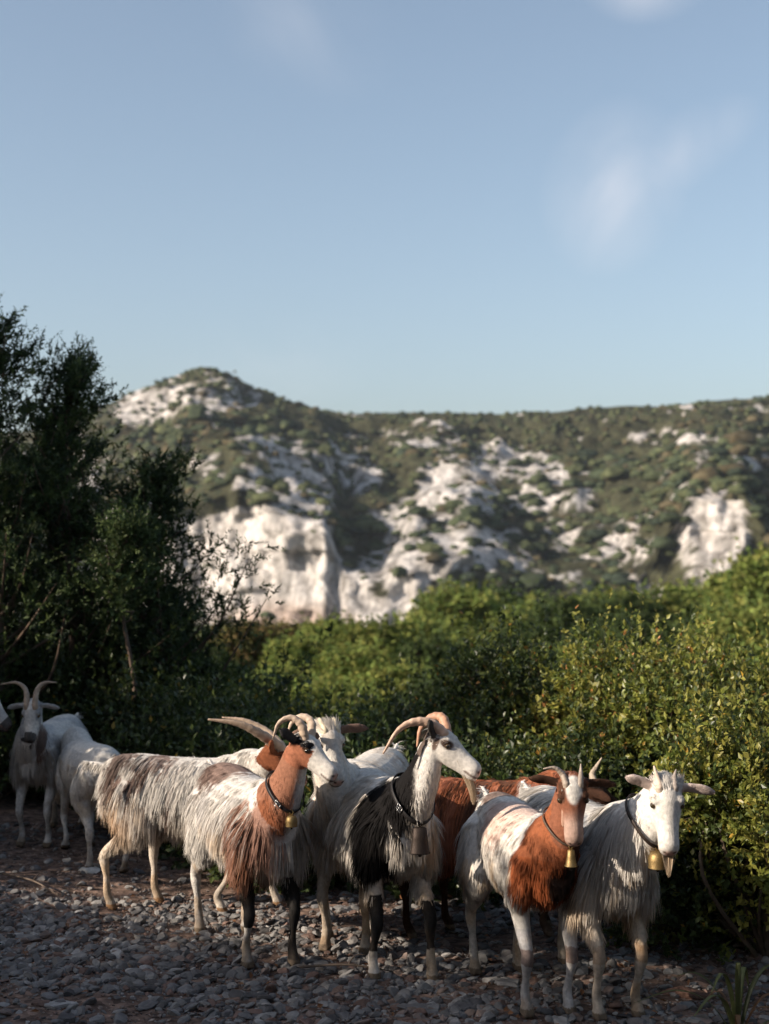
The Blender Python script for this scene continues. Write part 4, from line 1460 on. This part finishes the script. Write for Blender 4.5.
def bell_collar(gi, t, label, bell, strap_col, strap_w=.012, extra=.010, drop=(0, 0, 0), buckle=True, dirw=(0, -1, 0), size=1.0):
    """a strap round the neck with a bell hanging under it; bell in 'cow', 'cup', 'cone'"""
    i = int(round(t * (len(gi.npath) - 1)))
    c = gi.npath[i]
    T = unit(gi.npath[min(i + 1, len(gi.npath) - 1)] - gi.npath[i - 1])
    a = unit(np.array([0, 1, 0]) - T * T[1])
    b_ = np.cross(T, a)
    # let the strap sag towards the throat
    wv, hv = gi.nw[i] + extra, gi.nh[i] + extra
    th = np.linspace(0, 2 * PI, 49)
    fdir = b_ if np.dot(b_, [1, 0, -.6]) > 0 else -b_
    ring = c[None] + np.cos(th)[:, None] * fdir * hv + np.sin(th)[:, None] * a * wv
    ring = ring - T[None] * (.02 * np.maximum(np.cos(th), 0) ** 2)[:, None]
    W = np.array([gi.l2w(p) for p in ring])
    low = gi.l2w(c + fdir * (hv + .004) - T * .02)
    if any(drop): low = low + np.array(drop)
    e = empty('bell_collar', low)
    tag(e, label, 'bell collar')
    n_ = len(W) - 1
    Tn = gi.l2w(c + T) - gi.l2w(c)
    mbs = MB()
    VV, QQ = [], []
    for j in range(n_):
        o = unit(W[j] - gi.l2w(c))
        for (ww, oo) in ((-1, 0), (1, 0), (1, 1), (-1, 1)):
            VV.append(W[j] + Tn * ww * strap_w + o * oo * .004 - low)
    for j in range(n_):
        k2 = (j + 1) % n_
        for q in range(4):
            QQ.append([j * 4 + q, j * 4 + (q + 1) % 4, k2 * 4 + (q + 1) % 4, k2 * 4 + q])
    mbs.add(VV, Q=QQ, C=strap_col)
    mbs.build('strap', M_LEATHER, e)
    if buckle:
        # the buckle sits on the side turned to the light
        dw = np.array(dirw, dtype=float)
        j = int(np.argmax((W[:-1] - gi.l2w(c)) @ dw))
        o = unit(W[j] - gi.l2w(c))
        tg = unit(W[(j + 1) % n_] - W[j - 1])
        cc = W[j] + o * .007 - low
        fr = MB()
        P4 = [cc + tg * x * .014 + unit(Tn) * y * .012 for x, y in ((-1, -1), (1, -1), (1, 1), (-1, 1), (-1, -1), (1, -1))]
        for x in range(4):
            fr.add(*tube([P4[x], P4[x + 1]], .0020, 6))
        fr.add(*tube([cc - tg * .014, cc + tg * .012 + o * .003], .0018, 6))
        fr.build('buckle', M_STEEL, e)
    B = MB()
    z0 = -.012
    if bell == 'cow':
        rr = [(0, .020, .010), (-.004, .028, .016), (-.05, .033, .022), (-.10, .040, .028), (-.104, .043, .031), (-.108, .043, .031)]
    elif bell == 'cup':
        rr = [(0, .012, .012), (-.006, .030, .030), (-.02, .040, .040), (-.045, .046, .046), (-.072, .043, .043), (-.078, .045, .045), (-.082, .045, .045)]
    else:
        rr = [(0, .008, .008), (-.003, .013, .013), (-.03, .016, .016), (-.055, .021, .021), (-.058, .024, .024), (-.061, .024, .024)]
    rings = [((0, 0, z0 + z * size), (w * size, 0, 0), (0, d * size, 0)) for z, w, d in rr]
    inner = [((0, 0, z0 + z * size), (w * size * .88, 0, 0), (0, d * size * .88, 0)) for z, w, d in reversed(rr[1:])]
    V, T2, Q = loft(rings + inner, 20)
    B.add(V, T2, Q)
    B.add(*tube([(0, 0, z0 - .002), (0.008, 0, z0 + .012), (0, 0, z0 + .022), (-.008, 0, z0 + .012), (0, 0, z0 - .002)], .003, 6))
    bo = B.build('bell', M_IRON if bell == 'cow' else M_BRASS, e)
    zl = z0 + rr[-1][0] * size
    Cl = MB(); Cl.add(*tube([(0, 0, z0 - .015), (0, 0, zl - .004)], [.002, .002], 6)); Cl.add(IV1 * .008 * size + [0, 0, zl - .008], IF1)
    Cl.build('clapper', M_IRON, bo)
    return e


def yleg(q, front, left):
    return (q.front == front) & ((q.y > 0) == left) & q.leg


# --- coats, as painted on body and hair alike
def p_white(C, q):
    C = mixc(C, GREY, .55 * sstep(.42, .6, q.n1))  # grey coat mottling, strengthened to paint in the shade they stand in
    C = mixc(C, BROWN * 1.5, .8 * (q.neck & (q.tn < .8)) * sstep(.5, .56, q.n1))
    C = mixc(C, BLACK * 2, (q.head & (q.hf > .19)).astype(float) * .9)
    C = mixc(C, GREY, q.ear * .7)
    return mixc(C, GREY * .8, .8 * (q.head * (np.abs(q.hr_) > .035) * (q.hf < .11)))


def p_small(C, q):
    return mixc(C, GREY, .5 * sstep(.42, .6, q.n1) * (q.z < .7))


def p_streak(C, q):                          # white back, brown streaks over rump and flank, tan thighs
    C = mixc(C, CREAM, .45 * (1 - sstep(.45, .62, q.z)))
    st = sstep(.50, .60, q.n2) * patch(q.p / q.s, (-.20, 0, .60), (.24, .3, .17), q.n1, .8)
    C = mixc(C, DUSK * .9, .9 * st)
    st = sstep(.40, .52, q.n2) * patch(q.p / q.s, (-.30, 0, .70), (.13, .3, .10), q.n1, .8)
    C = mixc(C, DUSK * .6, .9 * st)
    C = mixc(C, TAN * .9, .75 * patch(q.p / q.s, (-.36, 0, .47), (.14, .3, .14), q.n1))
    C = mixc(C, BROWN, (q.head | q.ear) * 1.0)
    return mixc(C, RUSSET * .8, .8 * (q.ear | (q.head & (q.n1 > .5))))


def p_russetface(C, q):                      # white, brown patch on the rump, russet face, neck and shoulder, black forelegs
    C = mixc(C, LGREY, .45 * sstep(.4, .6, q.n1) * (~q.head))
    C = mixc(C, DUSK * 1.05, .95 * patch(q.p / q.s, (-.24, -.02, .74), (.17, .17, .09), q.n2, .9))
    C = mixc(C, RUSSET * np.array([.80, .95, 1.1]), .86 * patch(q.p / q.s, (.235, -.14, .50), (.095, .12, .20), q.n2, .9))
    nk = q.neck & (q.dn > 0)
    C = mixc(C, RUSSET * (np.array([.62, .75, .85]) + .45 * q.n2[:, None]).mean(0), .94 * (nk & (q.tn > .36)) * sstep(-.012, .018, -q.p[:, 1] + q.midy + .03 * (q.n2 - .5)))
    C = mixc(C, RUSSET * .8, .8 * patch(q.p / q.s, (.36, -.06, .62), (.08, .09, .10), q.n2, .7))
    C = mixc(C, RUSSET, .95 * (q.head & (q.hf < .105) & (q.hr_ < -.02) & (q.hu < .028)))
    C = mixc(C, BLACK * 1.5, 1.0 * (q.head & (q.hf < .085) & (q.hr_ < -.018) & (q.hu >= .018) & (q.hu < .052)))
    C = mixc(C, BLACK * 1.5, (q.ear & (q.hr_ < 0)) * .95)
    C = mixc(C, BROWN, (q.ear & (q.hr_ > 0)) * .95)
    C = mixc(C, BLACK * 1.3, .97 * (yleg(q, True, True) & (q.z < .36)))
    C = mixc(C, BLACK * 1.3, .97 * (yleg(q, True, False) & (q.z < .37) & (q.z > .16 + .04 * q.n1)))
    return C


def p_fringe(C, q):                          # cream white
    C = mixc(C, CREAM, .55 * (1 - sstep(.42, .66, q.z)) * (~q.head))
    C = mixc(C, CREAM, .35 * sstep(.48, .6, q.n2))
    return mixc(C, BROWN * 1.6, q.ear * .9)


def p_blackneck(C, q):                       # white with a black neck and shoulder
    nk = q.neck
    C = mixc(C, CREAM, .3 * sstep(.5, .62, q.n2) * (~q.head))
    blk = patch(q.p / q.s, (.25, -.10, .60), (.105, .16, .215), q.n2, .35, .85, 1.05)
    C = mixc(C, BLACK, blk)
    C = mixc(C, BLACK, (nk & (q.tn < .93)) * np.maximum(sstep(.030, .060, -q.p[:, 1] + q.midy + .06 * (q.n2 - .5)), q.backn > -.01))
    C = mixc(C, BROWN * .6, (q.head & (q.hf < -.02)) * .9)
    C = mixc(C, BLACK * 1.4, q.ear * .95)
    C = mixc(C, BROWN * .55, .95 * (q.head * patch(np.stack([q.hf, q.hr_, q.hu], 1), (.066, -.055, .026), (.034, .04, .018), None)))
    C = mixc(C, BROWN * .9, .9 * (q.head * patch(np.stack([q.hf, q.hr_, q.hu], 1), (.02, -.055, .002), (.014, .03, .034), None)))
    for lf in (True, False):
        C = mixc(C, BLACK * 1.4, .97 * (yleg(q, True, lf) & (q.z < (.30 if lf else .33)) & (q.z > .085 + .05 * q.n1)))
    return C


def p_russet(C, q):
    C = mixc(C, RUSSET, np.full(len(C), 1.0)) * (0.75 + .7 * q.n1)[:, None]
    C = mixc(C, RUSSET * 1.5 + .05, .55 * sstep(.50, .62, q.n2))
    C = mixc(C, BROWN, .8 * sstep(.62, .50, q.n2) * (q.n2 < .42))
    C = mixc(C, BROWN * .45, (q.leg & (q.z < .34)) * .95)
    C = mixc(C, BROWN * .6, q.neck * .85 * sstep(.45, .6, q.tn))
    return mixc(C, BROWN * .32, (q.head | q.ear) * .97)


def p_russetchest(C, q):                     # white, pinkish shoulders, grey rump patch, russet neck and head, black breast
    P = q.p / q.s
    C = mixc(C, PINK * np.array([.95, 1.0, .98]), .75 * patch(P, (-.02, -.05, .70), (.20, .16, .10), q.n1, .6))
    C = mixc(C, DUSK * .75, .92 * patch(P, (-.30, .03, .725), (.07, .13, .07), q.n2, .5))
    C = mixc(C, DUSK * .9, .8 * patch(P, (-.42, -.08, .58), (.05, .06, .08), q.n2, .5))
    C = mixc(C, RUSSET, 1.0 * patch(P, (.33, 0, .60), (.135, .22, .24), q.n2, .35, .9, 1.05))
    C = mixc(C, RUSSET, q.neck * 1.0)
    C = mixc(C, BLACK * 1.6, .95 * patch(P, (.42, .035, .48), (.10, .10, .15), q.n2, .5))
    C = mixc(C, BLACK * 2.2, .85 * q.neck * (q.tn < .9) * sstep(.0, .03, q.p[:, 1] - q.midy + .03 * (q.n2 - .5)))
    C = mixc(C, RUSSET * .75 + .02, q.head * 1.0)
    C = mixc(C, np.array([.46, .33, .27]), .80 * q.head * sstep(.09, .17, q.hf + .05 * (q.n1 - .5)) * sstep(-.05, -.02, q.hu))
    C = mixc(C, WHITE, 1.0 * (q.head * patch(np.stack([q.hf, q.hr_, q.hu], 1), (.045, .0, .06), (.060, .033, .038), q.n2, .7)))
    C = mixc(C, BROWN * .6, .9 * (q.head * patch(np.stack([q.hf, np.abs(q.hr_), q.hu], 1), (.045, .045, .035), (.05, .018, .025), None)))
    C = mixc(C, BROWN * .5, q.ear * 1.0)
    C = mixc(C, LGREY, .6 * (q.leg & (q.z < .34) & q.front))
    C = mixc(C, DUSK, .8 * (q.leg & q.front & (np.abs(q.z - .235 + .04 * (q.n1 - .5)) < .016 + .03 * q.n2)))
    return C


def p_saddle(C, q):                          # white with a slate saddle, cream legs
    P = q.p / q.s
    C = mixc(C, GREY * .75, .92 * patch(P, (.03, -.14, .60), (.24, .14, .155), q.n2, .9))
    C = mixc(C, GREY * .8, .7 * sstep(.5, .6, q.n2) * patch(P, (.22, -.05, .72), (.12, .16, .08), q.n2, .8))
    C = mixc(C, CREAM * .9, .6 * (1 - sstep(.36, .52, q.z)) * (~q.head) * (~q.neck))
    C = mixc(C, TAN * .7, .8 * (q.leg & (np.abs(q.z - .24 + .05 * (q.n1 - .5)) < .015 + .04 * q.n2)))
    C = mixc(C, np.array([.42, .30, .26]), q.ear * .7)
    return C


GOATS = [
    dict(seed=11, pos=(-2.72, 8.05), yaw=3, s=.97, head=at(-14, 700, 8.0), hyaw=-8, hpitch=-38, paint=p_white, nose=BLACK * 2, label='white goat cut off by the picture edge, only its dark muzzled face showing',
         ears=[(1, (-.3, .8, .1), .12), (-1, (-.3, -.8, .1), .12)], strands=8000, hair=dict(flank=.09, back=.05),
         horns=[(1, [(-.05, .03, .08), (-.13, .05, .08), (-.2, .06, .02)], .017), (-1, [(-.05, -.03, .08), (-.13, -.05, .08), (-.2, -.06, .02)], .017)]),
    dict(seed=12, pos=(-1.99, 8.45), yaw=-97, s=.93, head=at(34, 706, 8.02), hyaw=-92, hpitch=-62, paint=p_white, nose=BLACK * 2, label='white goat in the shade with wide curved horns, facing the camera',
         ears=[(1, (.8, .2, -.05), .11), (-1, (-.8, .2, -.05), .11)], strands=11000, hair=dict(flank=.09, back=.05, chest=.11, neck=.08),
         horns=[(-1, [(-.015, .03, .085), (-.07, .05, .125), (-.165, .07, .115)], .019), (1, [(.005, .03, .085), (.04, .05, .125), (.105, .07, .125)], .019)]),
    dict(seed=13, pos=(-1.66, 8.02), yaw=118, s=.88, head=at(66, 778, 8.62), hyaw=120, hpitch=-45, paint=p_small, label='small white goat in the shade, its rump turned to the brown streaked goat',
         ears=[(1, (-.3, -.7, .1), .10), (-1, (-.3, .7, .1), .10)], strands=10000, hair=dict(flank=.06, back=.035, thigh=.06, chest=.05),
         legs=dict(hl=(.03, 0, 0), hr=(-.06, 0, 0))),
    dict(seed=14, pos=(-.94, 7.02), yaw=-8, s=1.0, head=at(272, 752, 6.78), hyaw=-5, hpitch=-35, paint=p_streak, hoof=np.array([.26, .15, .08]), tail=(-.9, 0, .15), label='long haired white goat with brown streaked flank, walking side on',
         ears=[(1, (-.2, .8, -.1), .13), (-1, (.0, -.6, .45), .12)], strands=20000, hair=dict(flank=.15, thigh=.15, back=.09), clumps=900,
         legs=dict(hr=(-.02, 0, 0), hl=(.16, 0, 0), fr=(-.08, .0, .0), fl=(.16, 0, .0)),
         horns=[(-1, [(-.09, -.06, .075), (-.19, -.09, .125), (-.325, -.10, .145)], .026), (1, [(-.08, .06, .065), (-.18, .08, .11), (-.29, .09, .125)], .020)]),
    dict(seed=15, pos=(-.585, 6.20), yaw=-65, s=1.03, head=at(301, 744, 5.80), hyaw=-32, hpitch=-27, hs=.92, neck=.90, paint=p_russetface, label='white goat with russet cheek and shoulder, black forelegs and a rounded bell',
         ears=[(-1, (-.55, -.35, .62), .105), (1, (.3, .8, .1), .11)], strands=21000, hair=dict(flank=.12, chest=.16, back=.07, neck=.035), clumps=900, fringe=.03,
         legs=dict(fr=(-.03, 0, 0), fl=(.05, .0, 0), hr=(-.02, 0, 0), hl=(.06, 0, 0)),
         horns=[(-1, [(-.012, -.01, .055), (-.055, -.01, .082), (-.102, -.01, .060), (-.125, -.01, .0)], .0185, (.42, .32, .24)), (1, [(0, .03, .055), (-.04, .05, .075), (-.08, .07, .05), (-.10, .07, .0)], .0175, (.42, .32, .24))]),
    dict(seed=16, pos=(-.10, 6.42), yaw=-106, s=1.06, head=at(326, 733, 6.02), hyaw=-64, hpitch=-48, paint=p_fringe, label='cream white goat with shaggy fringe, face half hidden by the russet cheeked goat',
         ears=[(1, (.85, .2, .12), .135), (-1, (-.8, -.1, 0), .11)], strands=19000, hair=dict(flank=.10, chest=.12), fringe=.075,
         horns=[(-1, [(-.02, .03, .035), (-.03, .08, .04)], .018, (.5, .42, .3)), (1, [(-.01, .03, .035), (-.015, .08, .04)], .018, (.5, .42, .3))]),
    dict(seed=17, pos=(-.025, 6.04), yaw=-70, s=1.07, head=at(436, 740, 5.62), hyaw=-22, hpitch=-26, hs=.92, neck=.88, paint=p_blackneck, label='white goat with black neck, big backswept horns, long pale beard and a dark iron bell',
         ears=[(-1, (-.18, -.3, .75), .10), (1, (.4, .8, .0), .11)], strands=22000, hair=dict(flank=.15, chest=.10, back=.08, neck=.055), clumps=900, fringe=.06,
         beard=(.135, (.30, 0, -1), CREAM * .95), legs=dict(fr=(-.03, -.01, 0), fl=(.05, .03, 0)),
         horns=[(-1, [(-.05, -.01, .040), (-.115, -.02, .045), (-.175, -.03, .012), (-.232, -.04, -.075)], .0215, (.48, .33, .24)), (1, [(-.015, .03, .050), (-.06, .05, .05), (-.10, .06, .005), (-.115, .06, -.07)], .019, (.40, .22, .14))]),
    dict(seed=18, pos=(.50, 6.47), yaw=-3, s=.95, head=at(588, 793, 6.30), hyaw=-10, hpitch=-20, paint=p_russet, label='russet long haired goat behind the others, its dark head mostly hidden',
         ears=[(-1, (.5, -.5, -.05), .12), (1, (.75, .5, .1), .12)], strands=22000, hair=dict(flank=.16, back=.10, thigh=.17), clumps=900,
         legs=dict(hr=(-.03, 0, 0), hl=(.14, 0, 0)),
         horns=[(-1, [(-.06, -.02, .035), (-.12, -.03, .06), (-.175, -.04, .085)], .017, (.10, .07, .055)), (1, [(-.01, .03, .04), (.01, .04, .075), (.035, .04, .115)], .016, (.34, .27, .2))]),
    dict(seed=19, pos=(.79, 5.62), yaw=-70, s=1.03, head=at(664, 788, 5.16), hyaw=-92, hpitch=-58, hs=1.04, paint=p_saddle, neck=1.05, label='long haired white goat with slate grey saddle, pale beard and round brass bell',
         ears=[(-1, (-.8, -.15, .42), .115), (1, (.85, 0, -.05), .13)], strands=24000, hair=dict(flank=.16, chest=.13, back=.10, neck=.12), clumps=1000, fringe=.05,
         beard=(.13, (.0, -.15, -1), CREAM * .95), legs=dict(fr=(0, .01, 0), fl=(.0, 0, 0)),
         horns=[(-1, [(-.006, .02, .035), (-.016, .03, .075)], .020, (.48, .38, .3)), (1, [(.004, .02, .035), (.012, .03, .062)], .017, (.25, .21, .18))]),
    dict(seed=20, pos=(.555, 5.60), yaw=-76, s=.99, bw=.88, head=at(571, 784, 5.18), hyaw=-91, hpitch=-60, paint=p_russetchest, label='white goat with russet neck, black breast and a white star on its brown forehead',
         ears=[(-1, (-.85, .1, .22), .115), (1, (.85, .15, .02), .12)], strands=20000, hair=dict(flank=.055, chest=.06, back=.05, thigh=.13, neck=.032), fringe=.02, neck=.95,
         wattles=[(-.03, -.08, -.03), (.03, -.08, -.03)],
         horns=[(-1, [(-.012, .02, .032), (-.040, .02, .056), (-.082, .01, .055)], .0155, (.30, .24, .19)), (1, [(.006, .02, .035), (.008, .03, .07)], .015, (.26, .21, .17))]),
]
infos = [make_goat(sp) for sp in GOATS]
bell_collar(infos[4], .55, 'dark strap with a small rounded brass bell on the russet faced goat', 'cup', (.02, .018, .02), .007, dirw=(-.3, -1, 0), size=.55)
bell_collar(infos[6], .48, 'black strap with a long dark iron bell under the neck of the black necked goat', 'cow', (.018, .016, .016), .009, dirw=(-.8, -1, 0), size=.95)
bell_collar(infos[8], .68, 'strap with a large round brass bell under the grey saddled goat\'s beard', 'cup', (.03, .02, .015), .006, buckle=False, size=.76)
bell_collar(infos[9], .60, 'thin cord with a slim conical brass bell on the goat with the russet neck', 'cone', (.10, .07, .05), .004, buckle=False, extra=.006, size=1.0)
